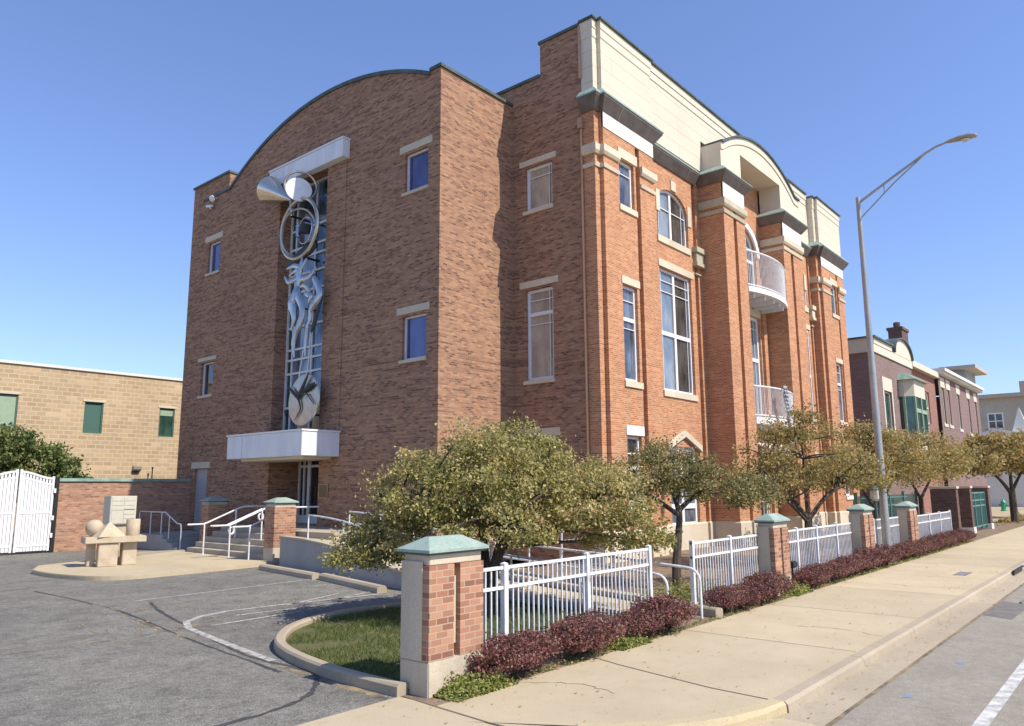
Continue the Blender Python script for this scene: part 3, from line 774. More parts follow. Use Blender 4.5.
b.quad((50.0, 16, 1.0), (50.0, 36.45, 1.0), (50.0, 36.45, 17.75), (50.0, 16, 17.75))
reparent(b.build('red_wall', 'red_brick', fix=False), bld)
b = MB(); b.sweep(plan[:10], [(0.05, -0.1), (0.05, 0.97), (0.0, 1.03), (-0.1, 1.03), (-0.1, -0.1)]); b.sweep(plan[9:30], [(0.05, -0.1), (0.05, 0.97), (0.0, 1.03), (-0.04, 1.03), (-0.04, -0.1)]); b.sweep(plan[29:], [(0.05, -0.1), (0.05, 0.97), (0.0, 1.03), (-0.1, 1.03), (-0.1, -0.1)])
reparent(b.build('stone_base', 'limestone', fix=False), bld)
# cornices
def cprof(z0, h): return ([(0.02, z0), (0.06, z0), (0.33, z0 + h * 0.50), (0.33, z0 + h * 0.58), (0.02, z0 + h * 0.58)], [(0.0, z0 + h * 0.585), (0.36, z0 + h * 0.585), (0.37, z0 + h * 0.64), (0.12, z0 + h), (0.0, z0 + h)])
bay_path = plan[:4] + [(25.79, YF), (25.79, YR - 0.02)]
end_path = [(45.5, YR - 0.02), (45.5, 14.46), (45.85, 14.46), (45.85, YF), (50.0, YF), (50.0, 15.4)]
pl_path = [(30.93, YR - 0.02), (30.93, YP), (33.2, YP), (33.2, YR - 0.02)]
pr_path = [(38.05, YR - 0.02), (38.05, YP), (40.7, YP), (40.7, YR - 0.02)]
r1_path = [(26.22, YR), (30.5, YR)]; r2_path = [(41.13, YR), (45.06, YR)]
for path, z0, h in ((bay_path, 16.2, 0.82), (end_path, 16.2, 0.82), (pl_path, 16.08, 0.70), (pr_path, 16.08, 0.70), (r1_path, 16.05, 0.78), (r2_path, 16.05, 0.78)):
    a_, c_ = cprof(z0, h); bd, bc = MB(), MB(); bd.sweep(path, a_); bc.sweep(path, c_)
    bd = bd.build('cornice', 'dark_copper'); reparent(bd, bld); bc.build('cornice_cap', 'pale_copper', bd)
for x, y_, z0, h in ((23.1, YF, 16.2, 0.82), (29.6, YR, 16.05, 0.78)):
    b = MB(); b.prism([(x, y_ - 0.068, z0 + 0.005), (x, y_ - 0.335, z0 + h * 0.50), (x, y_ - 0.345, z0 + h * 0.50), (x, y_ - 0.078, z0 - 0.002)], (0.035, 0, 0))
    reparent(b.build('cornice_seam', 'galv'), bld)
# white frieze stones
for a_ in ((22.16, 25.79, YF - 0.03, YF + 0.05, 15.60, 16.2), (30.93, 33.2, YP - 0.03, YP + 0.05, 15.32, 16.08), (38.05, 40.7, YP - 0.03, YP + 0.05, 15.32, 16.08), (45.85, 50.0, YF - 0.03, YF + 0.05, 15.60, 16.2)):
    reparent(bx('frieze', 'white_stone', None, *a_), bld)
# stone bands
b, bs = MB(), MB()
big = lambda z0, z1: [(-0.02, z0), (0.06, z0), (0.12, z0 + 0.1), (0.12, z1), (-0.02, z1)]
small = lambda z0, z1: [(-0.02, z0), (0.05, z0), (0.08, z1), (-0.02, z1)]
for z0, z1, pf in ((14.52, 14.88, big), (14.02, 14.16, small)):
    for path in (plan[:4] + [(23.16, YF)], [(24.30, YF), (24.41, YF), (24.41, 14.4), (24.71, 14.4), (24.71, YF), (25.79, YF), (25.79, YR)] if False else [(24.73, YF), (25.79, YF), (25.79, YR)],
                 [(45.5, YR), (45.5, 14.46), (45.85, 14.46), (45.85, YF), (47.3, YF)], [(48.8, YF), (50.0, YF), (50.0, 15.4)]):
        b = MB(); b.sweep(path, pf(z0, z1)); reparent(b.build('stone_band', 'limestone'), bld)
for z0, z1, pf in ((14.94, 15.30, big), (14.62, 14.78, small)):
    for path, mt in ((pl_path, 'stained_stone'), (pr_path, 'limestone')):
        b = MB(); b.sweep(path, pf(z0, z1)); reparent(b.build('stone_band', mt), bld)
# corbels on the strips beside the portico
for x0, x1, mt in ((30.06, 30.92, 'stained_stone'), (44.85, 45.45, 'limestone')):
    b = MB(); P = PY(YR)
    b.pbox(P, x0, x1, 12.78, 13.04, -0.26, 0.05); b.pbox(P, x0 + 0.08, x1 - 0.03, 12.35, 12.775, -0.18, 0.05); b.pbox(P, x0 + 0.02, x1 - 0.02, 12.16, 12.345, -0.23, 0.05); b.pbox(P, x0 + 0.15, x1 - 0.06, 11.80, 11.88, -0.08, 0.05)
    reparent(b.build('corbel', mt, bevel=0.015), bld)
# attic
b = MB()
b.sweep(bay_path, [(0.0, 16.95), (0.0, 19.85), (-0.10, 19.85), (-0.10, 16.95)])
b.sweep(end_path, [(0.0, 16.95), (0.0, 19.85), (-0.10, 19.85), (-0.10, 16.95)])
YA, YA1 = 14.78, 14.62
b.box(25.80, 30.92, YA1, YA1 + 0.3, 16.75, 20.16); b.box(30.921, 36.4, YA1, YA1 + 0.3, 18.3, 20.16); b.box(30.93, 45.49, YA + 0.31, YA + 0.6, 16.75, 20.02); b.box(40.71, 45.49, YA, YA + 0.305, 16.75, 20.02)
b.box(RX + 0.1, 25.78, 14.70, 14.979, 16.96, 19.85)
reparent(b.build('attic_wall', 'cream_stucco'), bld)
for path in (bay_path, end_path):
    b = MB(); b.sweep(path, [(0.002, 19.16), (0.02, 19.16), (0.03, 19.2), (0.03, 19.48), (0.06, 19.52), (0.06, 19.84), (0.002, 19.84)]); reparent(b.build('attic_moulding', 'cream_paint'), bld)
for x0, x1, ya, zt in ((25.9, 36.4, YA1, 20.16), (40.75, 45.4, YA, 20.02)):
    b = MB(); b.box(x0, x1, ya - 0.03, ya - 0.002, zt - 0.68, zt - 0.36); b.box(x0, x1, ya - 0.06, ya - 0.002, zt - 0.34, zt - 0.002)
    reparent(b.build('attic_moulding', 'cream_paint'), bld)
b = MB()
for path in (bay_path, end_path):
    b.sweep(path, [(-0.3, 19.852), (0.14, 19.852), (0.14, 19.93), (-0.3, 19.95)])
b.box(25.95, 36.5, YA1 - 0.14, YA1 + 0.35, 20.165, 20.255); b.box(36.51, 45.3, YA - 0.14, YA + 0.35, 20.025, 20.12)
reparent(b.build('attic_coping', 'coping'), bld)
# portico attic with arched top
PC = (30.93 + 40.7) / 2; PH = (40.7 - 30.93) / 2
def pz(x): return 19.22 - (8.1 - math.sqrt(8.1 ** 2 - (x - PC + 0.25) ** 2))
b = MB(); pts = []
xs = [30.93 + (40.7 - 30.93) * k / 40 for k in range(41)]
front = [(x, YP, 18.1) for x in (30.93, 40.7)]
poly = [(30.93, YP, 16.78), (33.1, YP, 16.78), (33.1, YP, 18.1), (38.05, YP, 18.1), (38.05, YP, 16.78), (40.7, YP, 16.78)]
b.prism([(x, YP, z) for x, z in ((30.93, 16.78), (33.1, 16.78), (33.1, 18.1), (30.93, 17.9))], (0, YA - YP, 0))
b.prism([(x, YP, z) for x, z in ((38.05, 16.78), (40.7, 16.78), (40.7, 17.9), (38.05, 18.1))], (0, YA - YP, 0))
atop = [(x, max(17.98, pz(x) + 0.1)) for x in xs]
b.prism([(38.05, YP, 18.1), (33.1, YP, 18.1), (30.93, YP, 17.9)] + [(x, YP, z) for x, z in atop] + [(40.7, YP, 17.9)], (0, YA - YP + 1.2, 0))
o = b.build('portico_attic', 'stucco'); reparent(o, bld)
b = MB()
for (x, z), (x2, z2) in zip(atop, atop[1:]):
    b.prism([(x, YP - 0.13, z + 0.0), (x, YP - 0.13, z + 0.10), (x2, YP - 0.13, z2 + 0.10), (x2, YP - 0.13, z2)], (0, YA - YP + 1.4, 0))
reparent(b.build('portico_coping', 'coping'), bld)
b = MB()
for (x, z), (x2, z2) in zip(atop, atop[1:]):
    b.prism([(x, YP - 0.045, z - 0.34), (x, YP - 0.045, z - 0.004), (x2, YP - 0.045, z2 - 0.004), (x2, YP - 0.045, z2 - 0.34)], (0, 0.043, 0))
reparent(b.build('portico_moulding', 'cream_paint'), bld)
# copper downpipe at the change of brick
b = MB(); b.tube([(RX - 0.06, 15.0, 0.4), (RX - 0.06, 15.0, 15.9)], 0.05, 8); b.tube([(RX - 0.06, 15.0, 17.6), (RX - 0.06, 15.0, 19.75)], 0.05, 8); b.box(RX - 0.16, RX - 0.01, 14.9, 15.1, 15.6, 16.0)
reparent(b.build('downpipe', 'new_copper', smooth=True), bld)

# windows -----------------------------------------------------------
def win(*a, **k):
    o = window(None, *a, **k); reparent(o, bld); return o
for (a, c, z0, z1), li in zip(gw, ((18.79, 20.54, 14.86, 15.14), (18.84, 20.55, 8.67, 8.93), (33.33, 34.97, 14.55, 14.84), (33.3, 34.98, 8.56, 8.74))):
    win(Pg, a, c, z0, z1, 'glass_blue' if z0 > 6.95 else 'glass_dim', fwid=0.06, lintel=li, sill=(a - 0.03, c + 0.13, z0 - 0.12, z0 - 0.004))
for (a, c, z0, z1), li, kind in zip(rw, ((16.22, 18.0, 14.90, 15.14), (16.2, 18.04, 9.99, 10.25), (16.22, 18.0, 4.33, 4.63)), (0, 1, 2)):
    brs = [('h', z1 - 0.42, 0.03), ('v', a + 0.24, 0.03)] if kind == 0 else [('h', z1 - 0.95, 0.14), ('h', z1 - 0.42, 0.03, a + 0.08, c - 0.08), ('h', z1 - 1.35, 0.03), ('v', a + 0.26, 0.03)] if kind == 1 else [('h', 3.3, 0.10), ('v', a + 0.3, 0.03)]
    win(Pr, a, c, z0, z1, 'glass_reflection', fwid=0.11, bars=brs, lintel=li, sill=(a - 0.05, c + 0.12, z0 - 0.15, z0 - 0.004))
Pf, Pc = PY(YF), PY(YR)
for ws, l3 in ((bayw, 0.0), (end2, 24.16)):
    for k, (a, c, z0, z1) in enumerate(ws):
        st = 'white_stone' if k == 2 else 'limestone'
        brs = [('h', z1 - 0.5, 0.03)] if k == 0 else [('h', z1 - 1.25, 0.14), ('h', z1 - 0.55, 0.03), ('h', z1 - 1.6, 0.03)] if k == 1 else [('h', z1 - 0.62, 0.04), ('h', z1 - 1.15, 0.14), ('h', z1 - 1.6, 0.04)]
        lin = ((a - 0.06, c + 0.24, 14.78, 15.18), (a - 0.06, c + 0.17, 9.87, 10.16), (a - 0.06, c + 0.17, 4.31, 4.66))[k]
        win(Pf, a, c, z0, z1, ('glass_grey', 'glass_grey', 'glass_dim')[k], fwid=0.10, bars=brs, lintel=lin, sill=(a - 0.06, c + 0.14, z0 - 0.24, z0 - 0.004), stone=st)
for ws in (recw, rec2):
    (a, c, z0, z1) = ws[0]; mid = (a + c) / 2
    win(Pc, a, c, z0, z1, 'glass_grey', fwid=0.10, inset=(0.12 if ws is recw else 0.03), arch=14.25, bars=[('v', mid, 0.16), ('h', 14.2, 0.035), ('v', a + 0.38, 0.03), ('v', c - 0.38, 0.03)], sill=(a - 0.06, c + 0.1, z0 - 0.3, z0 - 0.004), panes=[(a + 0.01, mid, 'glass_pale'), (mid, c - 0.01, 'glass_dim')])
    (a, c, z0, z1) = ws[1]; mid = (a + c) / 2
    win(Pc, a, c, z0, z1, 'glass_grey', inset=(0.12 if ws is recw else 0.03), fwid=0.10, bars=[('v', mid, 0.17), ('h', 8.75, 0.17, a + 0.1, mid - 0.085), ('h', 8.75, 0.17, mid + 0.085, c - 0.1), ('h', z1 - 0.5, 0.03), ('h', z1 - 0.95, 0.03), ('v', a + 0.3, 0.03), ('v', c - 0.3, 0.03)],
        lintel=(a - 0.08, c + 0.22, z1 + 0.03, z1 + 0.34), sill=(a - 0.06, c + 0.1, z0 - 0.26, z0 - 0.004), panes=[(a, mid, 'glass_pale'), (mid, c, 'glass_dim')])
    (a, c, z0, z1) = ws[2]; mid = (a + c) / 2
    win(Pc, a, c, z0, z1, 'glass_grey', fwid=0.16, bars=[('v', mid, 0.2), ('h', 1.7, 0.2)], name='entrance')
    b = MB()                                                  # pointed stone hood
    pts = [(a - 0.25, 3.9), (a - 0.25, 4.2), (mid, 4.78), (c + 0.25, 4.2), (c + 0.25, 3.9), (c + 0.02, 4.02), (mid, 4.5), (a - 0.02, 4.02)]
    b.prism([(x, YR - 0.14, z) for x, z in pts], (0, 0.13, 0))
    reparent(b.build('door_hood', 'limestone', bevel=0.015), bld)
    b = MB(); P = Pc; b.pbox(P, mid - 0.22, mid + 0.22, 15.16, 15.62, -0.05, 0.05); b.pbox(P, c + 0.04, c + 0.36, 13.9, 14.85, -0.04, 0.05); b.pbox(P, a - 0.36, a - 0.04, 13.9, 14.85, -0.04, 0.05)
    reparent(b.build('keystone', 'limestone', bevel=0.01), bld)
(a, c, z0, z1) = porw[0]; mid = (a + c) / 2
win(Pc, a, c, z0, z1, 'glass_grey', fwid=0.16, arch=14.2, bars=[('v', mid, 0.14), ('v', mid - 0.8, 0.05), ('v', mid + 0.8, 0.05), ('h', 13.9, 0.16), ('h', 14.6, 0.03)], name='balcony_door')
b = MB()
for i in range(16):
    q = []
    for k in (i, i + 1):
        th = math.pi * k / 16; cx, hw = mid, (c - a) / 2
        q.append([(cx - math.cos(th) * (hw + o), 14.2 + math.sin(th) * (z1 - 14.2 + o * 0.9)) for o in (0.02, 0.34)])
    b.prism([(q[0][0][0], YR - 0.1, q[0][0][1]), (q[1][0][0], YR - 0.1, q[1][0][1]), (q[1][1][0], YR - 0.1, q[1][1][1]), (q[0][1][0], YR - 0.1, q[0][1][1])], (0, 0.098, 0))
reparent(b.build('arch_trim', 'white_paint'), bld)
for (a, c, z0, z1) in porw[1:]:
    win(Pc, a, c, z0, z1, 'glass_pale' if z0 > 2 else 'glass_dim', fwid=0.16, bars=[('v', mid, 0.14), ('h', z1 - 2.2, 0.18), ('h', z1 - 0.6, 0.03), ('v', c - 0.5, 0.03)], name='balcony_door' if z0 > 2 else 'entrance', lintel=(a - 0.1, c + 0.1, z1 + 0.02, z1 + 0.4))
b = MB(); b.box(37.45, 37.9, YR - 0.14, YR - 0.002, 1.0, 11.3); b.box(33.3, 33.75, YR - 0.14, YR - 0.002, 1.0, 11.3)
reparent(b.build('pilaster', 'red_brick'), bld)

# balconies
def balcony(zs0, zs1, zr, name='balcony'):
    x0, x1 = 33.22, 38.03; N = 24
    def yb(x): t = (x - (x0 + x1) / 2) / ((x1 - x0) / 2); return YP - 0.02 - 0.40 * (1 - t * t)
    xs_ = [x0 + (x1 - x0) * k / N for k in range(N + 1)]
    mb = MB(); mb.prism([(x, yb(x), zs0) for x in xs_] + [(x1, YR - 0.02, zs0), (x0, YR - 0.02, zs0)], (0, 0, zs1 - zs0))
    s = mb.build(name, 'white_paint'); reparent(s, bld)
    mb = MB(); mb.tube([(x, yb(x) + 0.05, zr) for x in xs_], 0.045, 8); mb.tube([(x, yb(x) + 0.05, zs1 + 0.1) for x in xs_], 0.03, 6)
    mb.build('top_rail', 'white_paint', s)
    mb = MB(); K = 44
    for k in range(K + 1):
        x = x0 + 0.03 + (x1 - x0 - 0.06) * k / K; mb.tube([(x, yb(x) + 0.05, zs1), (x, yb(x) + 0.05, zr)], 0.013, 5, cap=False)
    mb.build('baluster_row', 'rail_white', s)
    for k in range(5):
        x = x0 + 0.6 + k * 0.9; bx('joist', 'white_panel', s, x, x + 0.12, yb(x) + 0.2, YR - 0.03, zs0 - 0.2, zs0 - 0.004)
    return s
balcony(11.44, 11.68, 13.42); balcony(5.28, 5.58, 7.0)
# ground floor awning
b = MB(); b.prism([(33.3, 13.0, 4.0), (33.3, YR - 0.02, 4.75), (33.3, YR - 0.02, 4.82), (33.3, 13.0, 4.08)], (3.7, 0, 0)); b.box(33.3, 37.0, 12.99, 13.03, 3.85, 4.06)
o = b.build('awning', 'fabric'); reparent(o, bld)

# tall stair window in the gable slot
P = PX(18.40)
hz = [4.35, 5.9, 7.36, 7.95, 8.40, 9.38, 10.9, 11.7, 12.45, 12.9, 13.75, 15.6]
brs = [('h', z, 0.09) for z in hz[1:-1]] + [('v', y, 0.08) for y in (28.02, 26.6)]
o = window(None, P, SR + 0.005, SL - 0.005, 4.3, 15.74, 'glass_hall', inset=0.04, fwid=0.09, bars=brs, panes=[(SR + 0.01, 26.6, 'glass_hall'), (26.6, 28.02, 'glass_grey'), (28.02, SL - 0.01, 'glass_green')], name='stair_window'); reparent(o, bld)
# entry
P = PX(19.30)
o = window(None, P, SR + 0.005, SL - 0.005, 1.06, 3.84, 'black_glass', inset=0.02, fwid=0.08, bars=[('v', 28.08, 0.09), ('v', 27.72, 0.2), ('v', 26.5, 0.12), ('h', 3.45, 0.10), ('h', 1.25, 0.3)], name='entrance'); reparent(o, bld)
b = MB(); b.tube([(19.24, 27.55, 1.9), (19.24, 27.55, 2.6)], 0.02, 6); h_ = b.build('door_handle', 'steel', o)
b = MB(); P = PX(GX + 0.10)
b.pbox(P, 33.53, 34.69, 0.62, 3.45, 0, 0.06); d_ = b.build('side_door', 'door_grey', bevel=0.01); reparent(d_, bld)
b = MB(); b.pbox(Pg, 33.3, 34.98, 3.47, 3.76, -0.04, 0.1); b.build('lintel', 'limestone', d_)
b = MB(); b.tube([(GX + 0.06, 33.68, 1.7), (GX + 0.06, 33.82, 1.7)], 0.03, 6); b.build('door_handle', 'steel', d_)
# canopy over the entry, box over the stair window
def panel_box(name, x0, y0, y1, z0, z1):
    mb = MB(); mb.box(x0, GX - 0.003, y0, y1, z0, z1); o = mb.build(name, 'white_panel', bevel=0.015); reparent(o, bld)
    mb = MB(); mb.box(x0 - 0.03, GX - 0.003, y0 - 0.03, y1 + 0.03, z1 + 0.002, z1 + 0.07); mb.build('edge_trim', 'white_paint', o)
    mb = MB()
    for t in (0.78,):
        y = y0 + (y1 - y0) * t; mb.box(x0 - 0.006, x0 + 0.02, y, y + 0.015, z0 + 0.02, z1 - 0.02)
    mb.build('panel_joint', 'galv', o); return o
panel_box('canopy', 16.18, 23.71, 28.9, 3.70, 4.60); panel_box('window_hood', 17.5, 23.6, 28.9, 15.66, 16.42)
b = MB(); b.box(16.6, 18.3, 24.2, 28.5, 3.60, 3.698); reparent(b.build('canopy_soffit', 'cream_paint'), bld)
# shallow brick pier beside the slot
b = MB(); b.box(GX - 0.05, GX - 0.002, 23.75, SR - 0.004, 4.65, 15.64); reparent(b.build('brick_pier_strip', 'brown_brick'), bld)

# ------------------------------------------------------------------ sculpture hung in the slot
SX = 17.38
sc = thing('metal_sculpture', 'tall silver abstract sculpture with cones, rings and a dancing figure above the entry canopy', 'sculpture', (SX, 26, 4.7))
def sp(mb, name, mat, smooth=True, parent=None, **k):
    o = mb.build(name, mat, smooth=smooth, **k)
    if parent is None: reparent(o, sc)
    else: o.parent = parent
    return o
def stroke(pts, rads, dx=0.0, flat=0.35, n=10):
    mb = MB(); P = smooth_path([Vector((SX + dx, y, z)) for y, z in pts], 6)
    rr = []
    for i in range(len(P)):
        t = i / (len(P) - 1) * (len(rads) - 1); k = min(int(t), len(rads) - 2); rr.append(1.0 * (rads[k] + (rads[k + 1] - rads[k]) * (t - k)))
    mb.tube(P, rr, n, flat=((1, 0, 0), flat)); return mb
ap = Vector((SX, 26.9, 14.6)); mo = Vector((SX - 0.1, 28.45, 15.42)); ax = (mo - ap); L = ax.length
b = MB(); b.lathe(ap, [(0.04, 0), (0.62, L), (0.60, L + 0.005), (0.03, 0.06)], ax, 32); sp(b, 'cone', 'cone_steel')
dn = Vector((-0.40, -0.80, 0.12)).normalized(); dc = Vector((SX - 0.12, 26.2, 14.86))
b = MB(); b.lathe(dc - dn * 0.75, [(0.06, 0), (0.50, 0.70), (0.55, 0.72), (0.52, 0.735), (0.46, 0.70)], dn, 32); sp(b, 'dish', 'bronze_steel')
b = MB(); b.lathe(dc, [(0.54, -0.02), (0.54, 0.0), (0.0, 0.015)], dn, 32); pl = sp(b, 'disc_plate', 'white_paint')
b = MB(); b.torus(dc + Vector((0.12, 0.05, 0.2)), 0.66, 0.05, dn); sp(b, 'dish_rim', 'bronze_steel')
b = MB(); b.tube([ap + Vector((0, 0.02, 0)), (SX, 26.85, 14.1), (SX, 26.9, 13.9)], 0.08, 8); sp(b, 'support_rod', 'steel')
b = MB(); b.torus((SX, 26.24, 13.18), 1.28, 0.085, (1, 0.0, 0.0)); sp(b, 'ring', 'bronze_steel')
b = MB(); b.torus((SX + 0.05, 26.35, 13.05), 1.0, 0.045, (1, 0.18, 0.1)); sp(b, 'ring', 'bronze_steel')
b = MB(); b.torus((SX - 0.06, 25.72, 12.97), 0.55, 0.035, (1, -0.1, 0)); sp(b, 'ring', 'steel')
b = MB(); b.tube([(SX - 0.05, 26.25, 13.3), (SX - 0.05, 26.22, 12.8)], 0.1, 8); sp(b, 'hub', 'steel')
b = MB(); b.tube([(SX + 0.1, 25.9, 13.3), (SX + 0.1, 25.95, 12.95)], 0.25, 8); sp(b, 'bracket', 'dark_steel')
sp(stroke([(27.06, 11.8), (26.3, 12.0), (25.6, 12.2), (25.1, 12.35)], [0.1, 0.26, 0.3, 0.18], 0.08), 'bracket', 'dark_steel')
fig = sp(stroke([(25.93, 11.5), (26.04, 11.28), (26.03, 10.96), (26.11, 10.7), (26.16, 10.42), (26.2, 10.2)], [0.17, 0.2, 0.17, 0.15, 0.30, 0.34], -0.05), 'figure', 'steel')
def sub(pts, rads, dx=0.0, mat='steel', name='limb'):
    mb = stroke(pts, rads, dx); o = mb.build(name, mat, smooth=True); reparent(o, sc); return o
sub([(26.27, 10.31), (26.5, 10.05), (26.35, 9.7), (26.28, 9.32), (26.38, 9.0), (26.42, 8.85)], [0.2, 0.27, 0.2, 0.14, 0.09, 0.03], -0.05)
sub([(26.01, 10.25), (25.72, 9.79), (25.68, 9.42), (25.86, 8.99), (26.05, 8.73), (26.19, 8.29), (26.09, 7.71)], [0.22, 0.2, 0.19, 0.21, 0.18, 0.14, 0.03], -0.08)
sub([(27.08, 11.28), (26.77, 10.98), (26.34, 11.0), (26.04, 11.03)], [0.03, 0.12, 0.12, 0.1], -0.06)
sub([(26.1, 10.6), (25.7, 10.66), (25.36, 10.4), (25.28, 10.05), (25.1, 9.9)], [0.06, 0.1, 0.12, 0.1, 0.05], -0.03, 'bronze_steel')
sub([(26.03, 10.98), (25.5, 10.93), (25.17, 11.03), (24.88, 11.28)], [0.13, 0.13, 0.1, 0.03], -0.04)
for pts in ([(25.83, 11.9), (25.92, 11.4)], [(26.95, 11.56), (26.4, 11.6), (25.95, 11.44)], [(26.74, 11.22), (26.3, 11.36), (25.95, 11.36)], [(25.5, 11.75), (25.85, 11.4)]):
    sub(pts if len(pts) > 2 else [pts[0], ((pts[0][0] + pts[1][0]) / 2, (pts[0][1] + pts[1][1]) / 2), pts[1]], [0.025, 0.1, 0.12], -0.07, name='ray')
sub([(25.44, 11.25), (25.09, 10.82), (24.76, 10.36), (24.74, 10.03), (25.08, 9.76), (25.28, 9.5), (25.32, 9.12), (25.46, 8.93), (25.49, 8.57), (25.53, 8.13), (25.51, 7.7)], [0.07, 0.15, 0.2, 0.22, 0.24, 0.17, 0.13, 0.15, 0.13, 0.1, 0.03], 0.02, name='flame')
sub([(25.6, 10.3), (25.2, 10.1), (25.35, 9.85)], [0.1, 0.2, 0.05], -0.04, name='flame')
sub([(24.5, 10.0), (24.85, 9.38), (25.02, 8.92), (25.23, 8.6)], [0.05, 0.12, 0.14, 0.04], 0.05, 'dark_steel', 'fin')
sub([(25.61, 7.98), (25.72, 7.4), (25.82, 6.95), (25.79, 6.3)], [0.045, 0.04, 0.04, 0.06], 0.0, 'bronze_steel', 'rod'); sub([(25.16, 8.65), (25.2, 8.0), (25.22, 7.53), (25.38, 6.6)], [0.04, 0.04, 0.04, 0.06], 0.0, 'bronze_steel', 'rod')
b = MB(); b.lathe((SX, 25.37, 5.95), [(1.02, 0), (1.06, 0.04), (1.02, 0.08), (0.0, 0.10)], (-1, 0.02, 0.05), 48); sp(b, 'disc', 'bronze_steel')
for pts, rr in (([(26.4, 6.6), (26.05, 6.35), (25.55, 5.98)], [0.03, 0.13, 0.12]), ([(24.96, 6.95), (25.3, 6.45), (25.6, 6.1)], [0.06, 0.18, 0.16]), ([(24.5, 6.55), (24.9, 6.4), (25.3, 6.25)], [0.04, 0.2, 0.1]), ([(25.55, 5.95), (25.42, 5.6), (25.6, 5.35), (25.81, 5.15)], [0.1, 0.07, 0.05, 0.02]), ([(25.3, 6.0), (25.05, 6.15), (24.8, 5.95), (24.52, 5.7)], [0.02, 0.05, 0.05, 0.03])):
    sub(pts, [q * 0.6 for q in rr], -0.16, 'dark_steel', 'claw')
b = MB(); b.tube([(SX, 26.7, 5.6), (SX + 0.5, 27.4, 5.6), (18.4, 28.2, 5.6)], 0.05, 6); b.tube([(SX, 26.4, 6.3), (18.4, 26.6, 6.3)], 0.05, 6); b.tube([(SX, 26.2, 12.0), (18.4, 26.2, 12.0)], 0.05, 6); b.tube([(SX, 26.1, 9.8), (18.42, 26.1, 9.8)], 0.04, 6); b.tube([(SX, 26.9, 13.9), (18.42, 26.9, 13.9)], 0.05, 6)
sp(b, 'wall_bracket', 'dark_steel')
# plaque
t = thing('wall_plaque', 'small bronze plaque on the brown brick beside the entry', 'plaque', (GX, 24.6, 2.4))
b = MB(); b.box(-0.03, -0.001, -0.29, 0.29, -0.27, 0.27); b.build('plate', 'bronze', t, bevel=0.006)
b = MB()
for z0, z1, y0, y1 in ((-0.265, -0.235, -0.285, 0.285), (0.235, 0.265, -0.285, 0.285), (-0.235, 0.235, -0.285, -0.255), (-0.235, 0.235, 0.255, 0.285)): b.box(-0.042, -0.031, y0, y1, z0, z1)
b.build('border', 'new_copper', t)
# cameras on the gable
for (y, z, lab) in ((34.15, 16.72, 'white wall floodlight high on the gable, just under the parapet line'), (34.55, 16.4, 'white security camera on the gable, below the floodlight')):
    t = thing('floodlight' if z > 16.6 else 'security_camera', lab, 'floodlight' if z > 16.6 else 'security camera', (GX, y, z))
    b = MB(); b.tube([(0, 0, 0), (-0.12, 0, -0.02)], 0.03, 6); b.build('bracket', 'white_paint', t)
    b = MB()
    if z > 16.6: b.lathe((-0.12, 0, -0.02), [(0.06, 0), (0.15, 0.12), (0.16, 0.2), (0.1, 0.22)], (-0.8, -0.2, -0.5), 14)
    else: b.tube([(-0.13, 0.28, 0.02), (-0.15, -0.25, -0.08)], 0.07, 8); b.tube([(-0.13, 0.0, -0.02), (-0.13, -0.1, -0.2)], 0.05, 8)
    b.build('housing', 'white_paint', t, smooth=True)
# flag on lower balcony
t = thing('flag', 'grey and white striped flag hanging over the lower balcony rail', 'flag', (34.75, 12.95, 7.0))
b = MB(); rows = []
for i in range(19):
    z = 0.05 - i * 0.18; w = 0.26 + 0.05 * math.sin(i * 0.9)
    rows.append([(0.03 * i + (k / 6 - 0.5) * w, -0.1 + 0.07 * math.sin(k * 1.7 + i * 0.5), z) for k in range(7)])
for i in range(18):
    for k in range(6): b.quad(rows[i][k], rows[i][k + 1], rows[i + 1][k + 1], rows[i + 1][k])
o = b.build('cloth', 'flag', t, smooth=True, fix=False); md = o.modifiers.new("thickness", 'SOLIDIFY'); md.thickness = 0.012
b = MB(); b.tube([(-0.1, 0.1, -0.2), (0.0, -0.15, 0.12)], 0.02, 6); b.build('flag_pole', 'galv', t)

# ------------------------------------------------------------------ entry steps, ramp and rails
t = thing('entry_steps', 'concrete entry steps and landing under the white canopy', 'steps', (16, 26, 0))
b = MB()
for k in range(5):
    b.box(14.9 + 0.34 * k, 15.24 + 0.34 * k - 0.0 if k < 4 else 17.85, 23.62, 29.2, -0.05, 0.28 + 0.195 * k)
b.box(17.87, 19.2, SR + 0.02, SL - 0.02, 0.2, 1.058); b.box(15.7, 17.85, 21.0, 23.615, -0.05, 1.05)
o = b.build('step', 'concrete_step'); reparent(o, t)
